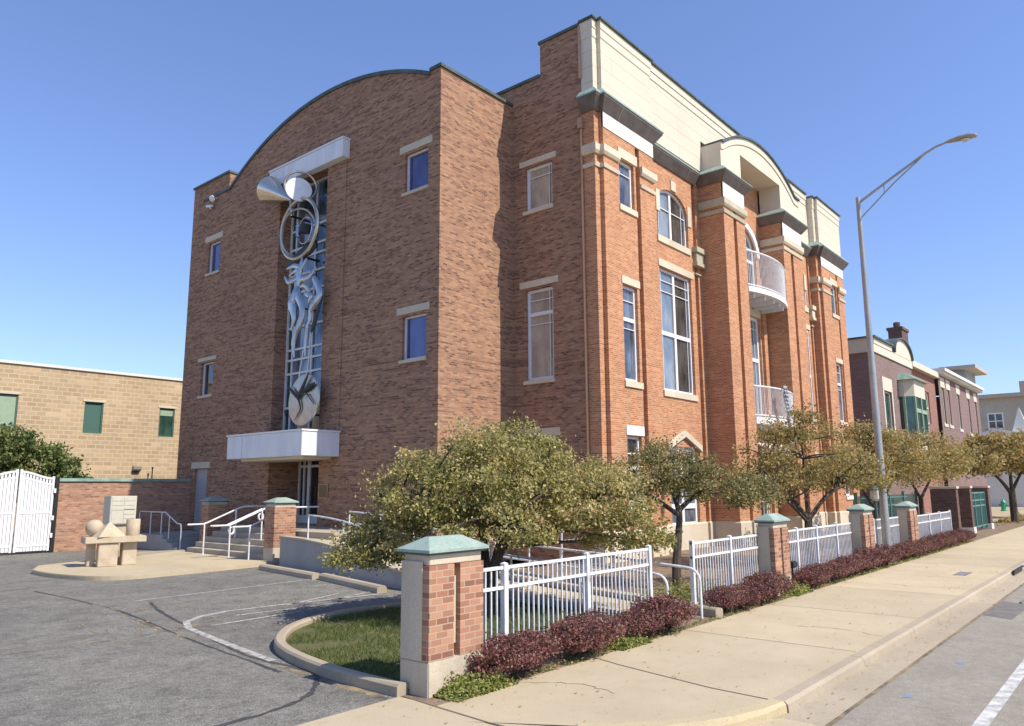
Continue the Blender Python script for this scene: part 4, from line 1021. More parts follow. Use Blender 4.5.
# curved ramp with side walls
outer = [(14.75, 22.45, 0.97), (14.55, 20.8, 0.94), (14.2, 18.9, 0.85), (13.75, 16.9, 0.66), (13.38, 15.1, 0.46), (13.2, 13.0, 0.36), (13.1, 10.5, 0.24), (13.05, 7.75, 0.12)]
op = [(p.x, p.y, p.z) for p in smooth_path([Vector(p) for p in outer], 4)]
def offs(path, w):
    out = []; P = [Vector(p) for p in path]
    for i, p in enumerate(P):
        d = P[min(i + 1, len(P) - 1)] - P[max(i - 1, 0)]; n_ = Vector((-d.y, d.x, 0)).normalized(); out.append(p + n_ * w)
    return out
rmp = thing('access_ramp', 'curved grey concrete access ramp climbing to the entry', 'ramp', (14, 14, 0))
def wall_run(path, w, base, capz):
    mb = MB(); L_, R_ = offs(path, -w / 2), offs(path, w / 2)
    for i in range(len(path) - 1):
        q = [(L_[i].x, L_[i].y), (L_[i + 1].x, L_[i + 1].y), (R_[i + 1].x, R_[i + 1].y), (R_[i].x, R_[i].y)]; zt = [path[i][2] + capz, path[i + 1][2] + capz, path[i + 1][2] + capz, path[i][2] + capz]
        lo = [(x, y, base) for x, y in q]; hi = [(x, y, z) for (x, y), z in zip(q, zt)]
        mb.quad(*hi); mb.quad(lo[0], lo[1], hi[1], hi[0]); mb.quad(lo[2], lo[3], hi[3], hi[2])
        if i == 0: mb.quad(lo[3], lo[0], hi[0], hi[3])
        if i == len(path) - 2: mb.quad(lo[1], lo[2], hi[2], hi[1])
    return mb
inner = offs(op, 1.75)
for path in (op, [tuple(p) for p in inner]):
    o = wall_run(path, 0.22, -0.05, -0.06).build('side_wall', 'ramp_concrete'); reparent(o, rmp)
    cp = MB(); L_, R_ = offs(path, -0.15), offs(path, 0.15)
    for i in range(len(path) - 1):
        z0, z1 = path[i][2], path[i + 1][2]
        A = [(L_[i].x, L_[i].y, z0), (L_[i + 1].x, L_[i + 1].y, z1), (R_[i + 1].x, R_[i + 1].y, z1), (R_[i].x, R_[i].y, z0)]
        cp.quad(*A); cp.quad(*[(x, y, z - 0.06) for x, y, z in A]); cp.quad(A[0], A[1], (*A[1][:2], A[1][2] - 0.06), (*A[0][:2], A[0][2] - 0.06)); cp.quad(A[2], A[3], (*A[3][:2], A[3][2] - 0.06), (*A[2][:2], A[2][2] - 0.06))
    reparent(cp.build('wall_cap', 'concrete_step'), rmp)
b = MB()
for i in range(len(op) - 1):
    b.quad((op[i][0], op[i][1], op[i][2] - 0.12), (op[i + 1][0], op[i + 1][1], op[i + 1][2] - 0.12), (inner[i + 1].x, inner[i + 1].y, op[i + 1][2] - 0.12), (inner[i].x, inner[i].y, op[i][2] - 0.12))
reparent(b.build('slab', 'concrete', fix=False), rmp)
def handrail(label, path, posts, r=0.026, extra=None, base=None, group=None, cat='handrail'):
    t_ = thing('handrail', label, cat, tuple(path[0][:2]) + (0,), group)
    mb = MB(); mb.tube(path, r, 8); reparent(mb.build('rail', 'rail_white', smooth=True), t_)
    for (x, y, z0, z1) in posts:
        mb = MB(); mb.tube([(x, y, z0), (x, y, z1)], r * 0.95, 8); reparent(mb.build('post', 'rail_white', smooth=True), t_)
    if extra:
        for e in extra:
            mb = MB(); mb.tube(e, r * 0.9, 8); reparent(mb.build('lower_rail', 'rail_white', smooth=True), t_)
    return t_
def along(path, ids, h):
    return [(path[i][0], path[i][1], path[i][2] - 0.01, path[i][2] + h) for i in ids]
n_o = len(op)
rp = [(op[i][0], op[i][1], op[i][2] + 0.74) for i in range(4, n_o - 3)]
handrail('white pipe handrail on the outer wall of the curved ramp, nearest the car park', [(op[4][0], op[4][1], op[4][2])] + rp, along(op, (4, 9, 14, 19, 23), 0.74), extra=[[(op[i][0], op[i][1], op[i][2] + 0.4) for i in range(9, n_o - 3)]])
inn = [tuple(p) for p in inner]
rp2 = [(p[0], p[1], p[2] + 0.78) for p in inn[3:n_o - 3]]
handrail('white pipe handrail on the inner wall of the ramp, nearest the building', rp2, along(inn, (3, 7, 11, 15, 19, 23), 0.78), extra=[[(p[0], p[1], p[2] + 0.4) for p in inn[3:n_o - 3]]])
# curved loops where the ramp meets the pavement
handrail('bent white rail end at the left side of the ramp opening in the fence', [(13.0, 9.6, 1.0), (13.0, 8.2, 0.92), (13.0, 7.5, 0.875)] + [(13.0, 7.46 - 0.22 * math.sin(k * math.pi / 12), 0.65 + 0.22 * math.cos(k * math.pi / 12)) for k in range(1, 7)] + [(13.0, 7.24, 0.0)], [(13.0, 9.2, 0.1, 0.98)])
handrail('bent white rail end at the right side of the ramp opening in the fence', [(13.8, 9.9, 1.12), (13.82, 8.4, 1.01), (13.84, 7.3, 0.94)] + [(13.85, 7.24 - 0.24 * math.sin(k * math.pi / 12), 0.69 + 0.24 * math.cos(k * math.pi / 12)) for k in range(1, 7)] + [(13.86, 7.0, 0.0)], [(13.8, 8.8, 0.1, 1.03)])
_, f = kerb_run('concrete_kerb', [Vector((14.62, 8.6)), Vector((14.45, 7.6)), Vector((14.2, 6.8))], 0.2, 0.17, 'kerb', '')
struct(f(), 'low concrete kerb end beside the ramp opening', 'kerb')
handrail('white double handrail of the upper ramp, seen above the fence behind the spreading tree', [(12.75, 11.6, 1.18), (12.95, 11.6, 1.22), (14.3, 11.6, 1.52), (15.6, 11.6, 1.80), (16.8, 11.6, 1.95)], [(12.95, 11.6, 0.1, 1.22), (14.3, 11.6, 0.1, 1.52), (15.6, 11.6, 0.1, 1.80)], extra=[[(12.75, 11.6, 1.18), (14.4, 11.6, 1.13), (16.8, 11.6, 1.2)]])
# steps rails
for (y, lab) in ((27.2, 'white stair rail on the entry steps nearest the far brick pier'), (25.4, 'white twin stair rail in the middle of the entry steps'), (24.1, 'white stair rail on the entry steps nearest the near brick pier')):
    path = [(13.85, y, 1.24), (14.45, y, 1.24), (14.6, y, 1.28), (15.9, y, 1.80), (16.1, y, 1.84), (17.3, y, 1.84)]
    ex = [[(13.85, y + 0.16, 1.24), (14.45, y + 0.16, 1.24), (15.95, y + 0.16, 1.82), (16.6, y + 0.16, 1.82)]] if 25 < y < 26 else None
    t_ = handrail(lab, path, [(14.5, y, 0.1, 1.24), (15.75, y, 0.6, 1.74)], 0.03, extra=ex)
    if ex:
        for (xx, zz) in ((14.6, 1.05), (15.75, 1.5)):
            mb = MB(); mb.torus((xx, y + 0.08, zz), 0.12, 0.035, (0.3, -1, 0), 20, 6); reparent(mb.build('lock_ring', 'rail_white', smooth=True), t_)
# side landing in the corner
t = thing('side_steps', 'low grey concrete side landing with steps below the grey door', 'steps', (16.5, 33, 0))
b = MB(); b.box(15.35, 17.84, 32.2, 34.95, -0.05, 0.62)
for k in range(3): b.box(15.35, 17.84, 32.2 - 0.4 * (k + 1), 32.2 - 0.4 * k, -0.05, 0.62 - 0.155 * (k + 1))
reparent(b.build('step', 'ramp_concrete'), t)
handrail('white pipe rail round the low side landing in the shaded corner', [(15.45, 34.7, 0.62), (15.45, 34.7, 1.52), (15.45, 34.6, 1.56), (15.45, 32.3, 1.56), (15.45, 31.2, 1.12), (15.45, 30.9, 1.1), (15.45, 30.85, 0.9), (15.45, 30.85, 0.0)], [(15.45, 33.6, 0.62, 1.56), (15.45, 32.6, 0.62, 1.56), (15.45, 31.9, 0.46, 1.4)])
b = MB(); b.prism([(12.9, 30.6, -0.004), (15.2, 29.9, -0.004), (15.25, 30.1, -0.004), (12.95, 30.8, -0.004)], (0, 0, 0.14))
tag(b.build('wheel_stop', 'kerb', bevel=0.02), 'concrete wheel stop near the shaded side landing', 'wheel stop', 'concrete wheel stops')
# wheel stops in front of the ramp
for pts, lab in (([(13.75, 22.0), (13.2, 18.4)], 'long concrete wheel stop along the ramp wall, beside the brick pier'), ([(13.32, 18.25), (12.5, 14.75)], 'long concrete wheel stop along the ramp wall, nearest the spreading tree')):
    mb, f = kerb_run('wheel_stop', [Vector(p) for p in pts], 0.26, 0.16, 'kerb', '', bev=0.05)
    tag(f(), lab, 'wheel stop', 'concrete wheel stops')

# ------------------------------------------------------------------ brick piers
def pier(label, x0, y0, w, d, h, base=0.40, group='brick piers with copper caps', slot=True, side=True, z0=-0.05, over=0.05):
    t_ = thing('brick_pier', label, 'pier', (x0 + w / 2, y0 + d / 2, 0), group)
    X0, X1, Y0, Y1 = -w / 2, w / 2, -d / 2, d / 2
    mb = MB(); mb.box(X0, X1, Y0, Y1, z0, base); mb.build('base', 'pier_stone', t_, bevel=0.012)
    mb = MB(); s = 0.055; bt = h - 0.16
    if slot:
        for a_, c_ in ((X0 + 0.004, -s), (s, X1 - 0.004)): mb.box(a_, c_, Y0 + 0.006, Y0 + 0.12, base + 0.002, bt)
        mb.box(-s, s, Y0 + 0.07, Y0 + 0.119, base + 0.12, bt - 0.1) if False else None
        mb.box(X0 + 0.004, X1 - 0.004, Y0 + 0.121, Y1 - 0.004, base + 0.002, bt)
    else: mb.box(X0 + 0.004, X1 - 0.004, Y0 + 0.006, Y1 - 0.004, base + 0.002, bt)
    mb.build('shaft', 'pier_brick', t_)
    if slot:
        mb = MB(); mb.box(-s + 0.002, s - 0.002, Y0 + 0.075, Y0 + 0.119, base + 0.15, bt - 0.16); mb.build('slot_panel', 'pier_stone', t_)
    if side:
        mb = MB(); mb.box(X0 - 0.012, X0 + 0.003, Y0 + 0.12, Y1 - 0.02, base + 0.004, bt + 0.05); mb.build('side_panel', 'pier_stone', t_)
    mb = MB(); mb.box(X0 + 0.025, X1 - 0.025, Y0 + 0.025, Y1 - 0.025, bt + 0.002, h); mb.build('neck', 'pier_stone', t_, bevel=0.01)
    mb = MB(); o_ = over; r_ = max(0, w - d) / 2
    mb.add([(X0 - o_, Y0 - o_, h), (X1 + o_, Y0 - o_, h), (X1 + o_, Y1 + o_, h), (X0 - o_, Y1 + o_, h), (X0 - o_, Y0 - o_, h + 0.035), (X1 + o_, Y0 - o_, h + 0.035), (X1 + o_, Y1 + o_, h + 0.035), (X0 - o_, Y1 + o_, h + 0.035), (-r_ - 0.06, -0.03, h + 0.18), (r_ + 0.06, -0.03, h + 0.18), (r_ + 0.06, 0.03, h + 0.18), (-r_ - 0.06, 0.03, h + 0.18)],
           [(0, 3, 2, 1), (0, 1, 5, 4), (1, 2, 6, 5), (2, 3, 7, 6), (3, 0, 4, 7), (4, 5, 9, 8), (5, 6, 10, 9), (6, 7, 11, 10), (7, 4, 8, 11), (8, 9, 10, 11)])
    mb.build('cap', 'pale_copper', t_)
    mb = MB(); mb.box(X0 - 0.025, X1 + 0.025, Y0 - 0.025, Y1 + 0.025, h - 0.03, h - 0.002); mb.build('cap_lip', 'coping', t_)
    return t_
pier('large brick and stone corner pier with green copper cap at the car park corner', 6.72, 7.04, 1.0, 0.52, 1.70)
pier('second brick pier along the fence, beside the small leaning tree', 17.8, 7.06, 0.93, 0.42, 1.66, over=0.04)
pier('third brick pier along the fence, just left of the street lamp', 24.95, 7.06, 0.98, 0.46, 1.74, over=0.04)
pier('fourth brick pier along the fence, just right of the street lamp', 30.55, 7.06, 1.05, 0.46, 1.72, over=0.04)
pier('brick pier at the near side of the entry steps beside the ramp wall', 14.72, 22.98, 0.86, 0.6, 2.03, base=0.55, group='brick piers at the entry steps', slot=False, side=False)
pier('brick pier at the far side of the entry steps, before the grey door', 15.85, 29.5, 0.86, 0.6, 2.03, base=0.45, group='brick piers at the entry steps', slot=False, side=False)

# ------------------------------------------------------------------ white fences
def fence(label, x0, x1, posts, y=7.46, h=1.39, big=()):
    t_ = thing('metal_fence', label, 'fence', (x0, y, 0), 'white picket fences along the pavement')
    L_ = x1 - x0
    for px in posts:
        mb = MB(); s = 0.04; mb.box(px - x0 - s, px - x0 + s, -s, s, 0, h + 0.015); mb.add([(px - x0 - s - .006, -s - .006, h + .017), (px - x0 + s + .006, -s - .006, h + .017), (px - x0 + s + .006, s + .006, h + .017), (px - x0 - s - .006, s + .006, h + .017), (px - x0, 0, h + .04)], [(0, 1, 4), (1, 2, 4), (2, 3, 4), (3, 0, 4), (3, 2, 1, 0)])
        mb.build('post', 'rail_white', t_)
    for z in (h - 0.04, h - 0.32, 0.16):
        mb = MB(); mb.box(0, L_, -0.022, 0.022, z - 0.022, z + 0.022); mb.build('rail', 'rail_white', t_)
    mb = MB(); n_ = int(L_ / 0.12)
    for k in range(1, n_):
        px = L_ * k / n_
        if any(abs(px + x0 - q) < 0.06 for q in posts): continue
        mb.box(px - 0.0105, px + 0.0105, -0.0105, 0.0105, 0.06, h - 0.02)
    mb.build('picket_row', 'rail_white', t_)
fence('white metal fence section between the corner pier and the ramp opening', 7.73, 12.78, (8.62, 10.72, 12.74))
fence('white metal fence section from the ramp opening to the second brick pier', 14.42, 17.78, (14.46, 16.25))
fence('white metal fence section between the second and third brick piers', 18.75, 24.93, (18.85, 20.3, 21.8, 23.5))
fence('white metal fence section between the third brick pier and the fourth, behind the street lamp', 25.95, 30.53, (27.3, 28.9))
fence('white metal fence section from the fourth brick pier to the dark brick gateway', 31.62, 39.4, (33.0, 35.2, 37.2, 39.3), h=1.34)

# ------------------------------------------------------------------ street lamp
t = thing('street_lamp', 'tall grey steel street lamp with a bracket arm over the road', 'street lamp', (27.6, 7.16, 0))
b = MB(); b.tube([(0, 0, 0.05), (0, 0, 4), (0, 0, 8), (0, 0, 12.6)], [0.135, 0.12, 0.10, 0.075], 14); b.build('pole', 'galv', t, smooth=True)
b = MB(); b.box(-0.22, 0.22, -0.22, 0.22, -0.01, 0.05); b.lathe((0, 0, 0.05), [(0.17, 0), (0.16, 0.18), (0.14, 0.2)], n=14); b.build('base_plate', 'galv', t)
b = MB(); b.tube([(0, -0.05, 12.42), (0, -1.2, 13.05), (0, -2.25, 13.6), (0, -2.6, 13.74), (0, -3.0, 13.80)], [0.045, 0.042, 0.04, 0.035, 0.03], 10); b.build('arm', 'galv', t, smooth=True)
b = MB(); b.tube([(0, -0.08, 11.86), (0, -1.2, 12.82), (0, -2.2, 13.55)], 0.025, 8); b.build('brace', 'galv', t, smooth=True)
b = MB(); b.tube([(0, -0.88, 12.52), (0, -0.88, 12.87)], 0.018, 6); b.build('strut', 'galv', t)
b = MB(); b.tube([(0, -2.85, 13.79), (0, -3.0, 13.80), (0, -3.25, 13.81), (0, -3.55, 13.80), (0, -3.75, 13.77), (0, -3.8, 13.76)], [0.05, 0.10, 0.15, 0.16, 0.12, 0.03], 14, flat=((0, 0, 1), 0.55)); hd = b.build('lamp_head', 'galv', t, smooth=True)
b = MB(); b.lathe((0, -3.45, 13.70), [(0.12, 0.02), (0.10, -0.03), (0.03, -0.06)], n=14); b.build('lens', 'lamp_glass', hd, smooth=True)

# ------------------------------------------------------------------ left side: low wall, gate, tan building
t = thing('brick_wall', 'low brown brick garden wall running from the white gate to the building', 'wall', (15, 35.1, 0))
b = MB(); b.box(12.2, GX - 0.004, 35.0, 35.35, -0.05, 2.86); reparent(b.build('wall_face', 'wall_brick'), t)
b = MB(); b.box(12.12, GX - 0.004, 34.93, 35.42, 2.862, 3.0); reparent(b.build('coping', 'copper', bevel=0.01), t)
t = thing('white_gate', 'white double vehicle gate with curved top beside the brick wall', 'gate', (10.7, 35, 0))
for (xa, xb, sgn) in ((9.3, 10.66, 1), (10.72, 12.0, -1)):
    def top(x, xa=xa, xb=xb, sgn=sgn):
        u = (x - xa) / (xb - xa); u = u if sgn > 0 else 1 - u
        return 3.02 + 0.28 * (0.5 - 0.5 * math.cos(math.pi * min(1, max(0, u))))
    lb = MB(); lb.box(xa, xa + 0.09, -0.05 + 35, 35.05, 0.08, top(xa) + 0.05); lb.box(xb - 0.09, xb, 34.95, 35.05, 0.08, top(xb) + 0.05)
    N = 12
    for z_ in (0.32, 1.62): lb.box(xa + 0.09, xb - 0.09, 34.96, 35.04, z_ - 0.045, z_ + 0.045)
    for off in (0.0, -0.24):
        for k in range(N):
            xA = xa + 0.09 + (xb - xa - 0.18) * k / N; xB = xa + 0.09 + (xb - xa - 0.18) * (k + 1) / N
            lb.prism([(xA, 34.965, top(xA) + off - 0.08), (xB, 34.965, top(xB) + off - 0.08), (xB, 34.965, top(xB) + off), (xA, 34.965, top(xA) + off)], (0, 0.07, 0))
    lf = lb.build('leaf', 'white_paint'); reparent(lf, t)
    lb = MB(); N = 9
    for k in range(N):
        xA = xa + 0.10 + (xb - xa - 0.2) * (k + 0.07) / N; xB = xa + 0.10 + (xb - xa - 0.2) * (k + 0.93) / N
        lb.box(xA, xB, 34.975, 35.025, 0.10, top((xA + xB) / 2) - 0.28); lb.box((xA + xB) / 2 - 0.04, (xA + xB) / 2 + 0.04, 34.985, 35.015, top((xA + xB) / 2) - 0.28, top((xA + xB) / 2) - 0.04)
    o = lb.build('slat_row', 'white_paint'); reparent(o, t)
b = MB(); b.box(12.03, 12.17, 34.9, 35.05, -0.05, 3.05); reparent(b.build('gate_post', 'dark_steel'), t)
for z in (0.6, 1.3, 2.4): reparent(bx('hinge', 'white_paint', None, 11.98, 12.06, 34.88, 34.94, z, z + 0.18), t)
t = thing('tan_building', 'two storey tan block building with green window frames behind the brick wall', 'building', (12, 56, 0))
P = PY(52.0)
tw = [(12.8, 15.46, 6.1, 8.2), (19.19, 20.34, 6.1, 8.1), (24.0, 25.06, 6.08, 8.05), (17.5, 19.6, 1.0, 3.2), (5.6, 8.2, 6.1, 8.2)]
b = MB(); wall(b, P, -20, 34, -0.3, 10.05, [(*w, 0.14) for w in tw])
b.quad((-20, 52, -0.3), (-20, 72, -0.3), (-20, 72, 10.05), (-20, 52, 10.05)); b.quad((34, 52, -0.3), (34, 72, -0.3), (34, 72, 10.05), (34, 52, 10.05)); b.quad((-20, 72, -0.3), (34, 72, -0.3), (34, 72, 10.05), (-20, 72, 10.05))
reparent(b.build('wall', 'tan_block', fix=False), t)
b = MB(); b.quad((-20, 52, 9.95), (34, 52, 9.95), (34, 72, 9.95), (-20, 72, 9.95)); reparent(b.build('roof', 'roofing', fix=False), t)
b = MB(); b.box(-20.1, 34.1, 51.9, 52.4, 10.052, 10.22); reparent(b.build('coping', 'white_stone'), t)
for k, (a, c, z0, z1) in enumerate(tw):
    w = window(None, P, a, c, z0, z1, 'glass_green' if k != 1 else 'green_frame', inset=0.06, fwid=0.08, frame='green_frame', lintel=(a - 0.12, c + 0.12, z1 + 0.01, z1 + 0.16)); reparent(w, t)
    if k in (0, 2, 4):
        lb = MB(); lb.pbox(P, a + 0.08, c - 0.08, (z0 if k != 2 else z1 - 0.6) + 0.09, z1 - 0.08, 0.11, 0.118); lb.build('blind', 'pale_green_frame', w)
t = thing('wall_lamp', 'small grey wall light on the tan block building', 'wall light', (22.7, 52, 3.9))
b = MB(); b.prism([(-0.25, 0, -0.2), (-0.25, -0.28, -0.05), (-0.25, -0.28, 0.12), (-0.25, 0, 0.2)], (0.5, 0, 0)); b.build('housing', 'galv', t)
b = MB(); b.prism([(-0.22, -0.02, -0.202), (-0.22, -0.25, -0.075), (-0.22, -0.27, -0.11), (-0.22, -0.02, -0.25)], (0.44, 0, 0)); b.build('lens', 'dark_steel', t)
t = thing('vent_pipe', 'thin dark vent pipe above the brick wall, in front of the tan building', 'pipe', (23.6, 51.6, 0))
b = MB(); b.tube([(0, 0, 0), (0, 0, 3.9)], 0.04, 8); b.build('pipe', 'dark_steel', t)
b = MB(); b.lathe((0, 0, 3.9), [(0.07, 0), (0.07, 0.08), (0.02, 0.12)], n=10); b.build('cowl', 'dark_steel', t)

# ------------------------------------------------------------------ stone table and mailboxes
t = thing('stone_table', 'cast stone table on thick block legs standing on the concrete island', 'table', (10.78, 25.92, 0.12))
a_ = math.radians(-12)
t.rotation_euler = (0, 0, a_)
b = MB(); b.box(-0.88, 0.88, -0.42, 0.42, 0.72, 0.92); b.build('table_top', 'stone_table', t, bevel=0.02)
for (x0, x1, y0, y1) in ((-0.72, -0.5, 0.05, 0.38), (-0.48, 0.08, -0.36, -0.0), (0.24, 0.66, -0.2, 0.26)):
    b = MB(); b.box(x0, x1, y0, y1, 0, 0.718); b.build('leg', 'stone_table', t, bevel=0.015)
zt = 0.12 + 0.921
t = thing('stone_sphere', 'cast stone ball resting on the stone table', 'sphere', (10.28, 26.22, zt)); b = MB(); b.lathe((0, 0, 0.265), [(0.265 * math.sin(math.pi * k / 14), -0.265 * math.cos(math.pi * k / 14)) for k in range(15)], n=24); b.build('ball', 'stone_table', t, smooth=True)
t = thing('stone_pyramid', 'cast stone pyramid resting on the stone table beside the ball', 'pyramid', (10.58, 25.82, zt)); b = MB(); b.add([(-0.42, -0.26, 0), (0.42, -0.26, 0), (0.42, 0.26, 0), (-0.42, 0.26, 0), (0.0, 0.0, 0.47)], [(0, 1, 4), (1, 2, 4), (2, 3, 4), (3, 0, 4), (3, 2, 1, 0)]); b.build('block', 'stone_table', t)
t = thing('stone_cylinder', 'cast stone cylinder standing at the right end of the stone table', 'cylinder', (11.32, 25.84, zt)); b = MB(); b.lathe((0, 0, 0), [(0.2, 0), (0.21, 0.02), (0.21, 0.5), (0.195, 0.52)], n=24); b.build('drum', 'stone_table', t, smooth=True)
t = thing('cluster_mailbox', 'cream pedestal mailbox with many small doors behind the stone table', 'mailbox', (11.37, 27.05, 0.12), rz=math.radians(-2))
b = MB(); b.box(-0.3, 0.2, -0.22, 0.22, 0, 1.24); b.build('pedestal', 'stone_table', t, bevel=0.015)
b = MB(); b.box(-0.42, 0.42, -0.3, 0.3, 1.242, 2.18); bd_ = b.build('cabinet', 'mailbox', t, bevel=0.012)
b = MB()
for i in range(2):
    for j in range(6):
        x0 = -0.38 + 0.38 * i; z0 = 1.28 + 0.148 * j
        if i == 0 and j < 3:
            if j: continue
            b.box(x0 + 0.012, x0 + 0.365, -0.312, -0.301, z0, z0 + 0.43)
        else: b.box(x0 + 0.012, x0 + 0.365, -0.312, -0.301, z0, z0 + 0.135)
b.build('door_panel', 'mailbox', bd_)
b = MB(); b.box(0.02, 0.36, -0.3155, -0.312, 1.72, 1.745); b.build('mail_slot', 'mail_line', bd_)

# ------------------------------------------------------------------ garden lamps and floodlights
def garden_lamp(label, x, y, h, mat):
    t_ = thing('garden_lamp', label, 'lamp', (x, y, 0))
    mb = MB(); mb.tube([(0, 0, 0), (0, 0, h - 0.4)], [0.05, 0.04], 8); mb.lathe((0, 0, 0), [(0.1, 0), (0.1, 0.25), (0.05, 0.35)], n=10); mb.build('post', mat, t_)
    mb = MB(); mb.lathe((0, 0, h - 0.4), [(0.07, 0), (0.15, 0.08), (0.17, 0.34), (0.12, 0.4)], n=8); mb.build('lantern', 'lamp_glass', t_)
    mb = MB(); mb.lathe((0, 0, h), [(0.19, 0), (0.12, 0.08), (0.02, 0.16)], n=8); mb.build('lantern_cap', mat, t_)
garden_lamp('dark green garden lamp post with pale lantern beside the street lamp', 28.9, 7.75, 2.35, 'green_frame')
garden_lamp('pale lantern on a short post behind the second brick pier', 27.4, 11.0, 2.3, 'cream_paint')
for i, (x, lab) in enumerate(((19.2, 'small black floodlight on the ground beside the second brick pier'), (26.35, 'small black floodlight on the ground beside the third brick pier'))):
    t = thing('ground_floodlight', lab, 'floodlight', (x, 7.2, 0))
    b = MB(); b.tube([(0, 0, 0), (0, 0, 0.5)], 0.025, 6); b.build('stake', 'black', t)
    b = MB(); b.box(-0.16, 0.16, -0.08, 0.08, 0.5, 0.66); b.build('housing', 'black', t, bevel=0.03)

# ------------------------------------------------------------------ dark brick gateway, hydrant, storm drain
for k, (x, y, w, d, lab) in enumerate(((41.6, 7.5, 0.5, 1.1, 'dark brick gateway pier at the end of the white fence'), (46.2, 7.7, 0.55, 1.15, 'dark brick gateway pier left of the green metal gate'), (51.6, 7.7, 0.6, 1.1, 'dark brick gateway pier right of the green metal gate'))):
    t = thing('gateway_pier', lab, 'pier', (x, y + d / 2, 0), 'dark brick gateway piers')
    b = MB(); b.box(-w / 2, w / 2, -d / 2, d / 2, 0.3, 2.3); b.build('shaft', 'dark_brick', t)
    b = MB(); b.box(-w / 2 - 0.05, w / 2 + 0.05, -d / 2 - 0.05, d / 2 + 0.05, -0.05, 0.298); b.build('base', 'white_stone' if k else 'limestone', t, bevel=0.015)
    b = MB(); b.box(-w / 2 - 0.05, w / 2 + 0.05, -d / 2 - 0.05, d / 2 + 0.05, 2.302, 2.42); b.build('cap', 'limestone', t, bevel=0.015)
t = thing('green_gate', 'pale green metal gate between two dark brick gateway piers', 'gate', (48.9, 7.9, 0))
b = MB()
for x in (-2.3, -0.8, 0.8, 2.3): b.box(x - 0.05, x + 0.05, -0.05, 0.05, 0.1, 2.1)
for z in (0.25, 1.35, 1.65, 2.05): b.box(-2.3, 2.3, -0.03, 0.03, z - 0.04, z + 0.04)
b.build('gate_frame', 'teal_metal', t)
b = MB()
for k in range(30): b.box(-2.2 + 0.15 * k - 0.012, -2.2 + 0.15 * k + 0.012, -0.012, 0.012, 0.25, 2.0)
b.build('bar_row', 'teal_metal', t)
t = thing('green_fence', 'dark green metal railing behind the far end of the white fence', 'fence', (38, 9.6, 0))
b = MB()
for z in (0.3, 1.6, 1.95): b.box(-5, 5, -0.02, 0.02, z - 0.025, z + 0.025)
b.build('rail', 'teal_metal', t)
b = MB()
for k in range(60): b.box(-5 + k * 0.168, -4.976 + k * 0.168, -0.012, 0.012, 0.05, 2.05)
b.build('bar_row', 'teal_metal', t)
for x in (-5, -2.5, 0, 2.5, 5):
    b = MB(); b.box(x - 0.05, x + 0.05, -0.06, 0.06, 0, 2.2); b.build('post', 'teal_metal', t)
t = thing('fire_hydrant', 'bright green fire hydrant on the pale ground far down the street', 'fire hydrant', (96, 13.1, -0.3))
b = MB(); b.lathe((0, 0, 0), [(0.3, 0), (0.3, 0.12), (0.22, 0.16), (0.22, 0.8), (0.28, 0.84), (0.28, 0.9), (0.2, 1.05), (0.08, 1.15), (0.06, 1.25)], n=16); b.build('barrel', 'hydrant', t, smooth=True)
for s in (-1, 1):
    b = MB(); b.tube([(0, s * 0.2, 0.62), (0, s * 0.42, 0.62)], 0.12, 10); b.build('nozzle', 'hydrant', t)
t = thing('storm_drain', 'dark storm drain opening in the kerb', 'drain', (27.6, 3.6, 0))
b = MB(); b.box(-0.85, 0.85, -0.03, 0.01, -0.12, -0.015); b.build('opening', 'black', t)
b = MB(); b.box(-1.0, 1.0, -0.07, -0.0, -0.012, 0.03); b.build('hood', 'dark_steel', t, bevel=0.01)
t = thing('pavement_cover', 'grey rectangular utility cover set in the pavement beyond the lamp', 'utility cover', (25.2, 4.6, 0.003))
b = MB(); b.box(-0.5, 0.5, -0.12, 0.12, 0.0, 0.004); b.build('plate', 'galv', t)
b = MB(); b.box(-0.54, 0.54, -0.15, -0.121, 0.0, 0.006); b.box(-0.54, 0.54, 0.121, 0.15, 0.0, 0.006); b.build('rim', 'joint', t)

# ------------------------------------------------------------------ row of houses beyond
Y0 = 14.5
t = thing('row_house', 'purple brick house with arched parapet, chimney and green bay window', 'house', (62, 18, 0))
P = PY(Y0); hw = [(58.4, 60.4, 6.4, 9.2)]
b = MB(); wall(b, P, 56.4, 67.2, -0.3, 11.75, [(*w, 0.15) for w in hw]); wall(b, PX(56.4), Y0, 34, -0.3, 11.75); b.quad((67.2, Y0, 8), (67.2, 34, 8), (67.2, 34, 11.75), (67.2, Y0, 11.75))
reparent(b.build('wall', 'purple_brick', fix=False), t)
b = MB(); b.box(56.3, 67.25, Y0 - 0.1, Y0 + 0.3, 11.752, 12.35); b.box(56.2, 56.42, Y0 + 0.31, 34, 11.752, 12.75)
pts = [(61.6, 12.35)] + [(64.3 - 2.7 * math.cos(math.pi * k / 16), 12.352 + 1.35 * math.sin(math.pi * k / 16)) for k in range(17)]
b.prism([(x, Y0 - 0.12, z) for x, z in pts[1:]], (0, 0.5, 0)); b.box(56.3, 61.1, Y0 - 0.14, Y0 + 0.3, 12.352, 12.75)
reparent(b.build('parapet', 'cream_paint'), t)
b = MB()
for (x, z), (x2, z2) in zip(pts[1:], pts[2:]): b.prism([(x, Y0 - 0.3, z), (x, Y0 - 0.3, z + 0.12), (x2, Y0 - 0.3, z2 + 0.12), (x2, Y0 - 0.3, z2)], (0, 1.0, 0))
b.box(56.1, 61.1, Y0 - 0.3, Y0 + 0.4, 12.752, 12.87); b.box(56.1, 56.5, Y0 + 0.41, 34, 12.752, 12.87)
reparent(b.build('coping', 'coping'), t)
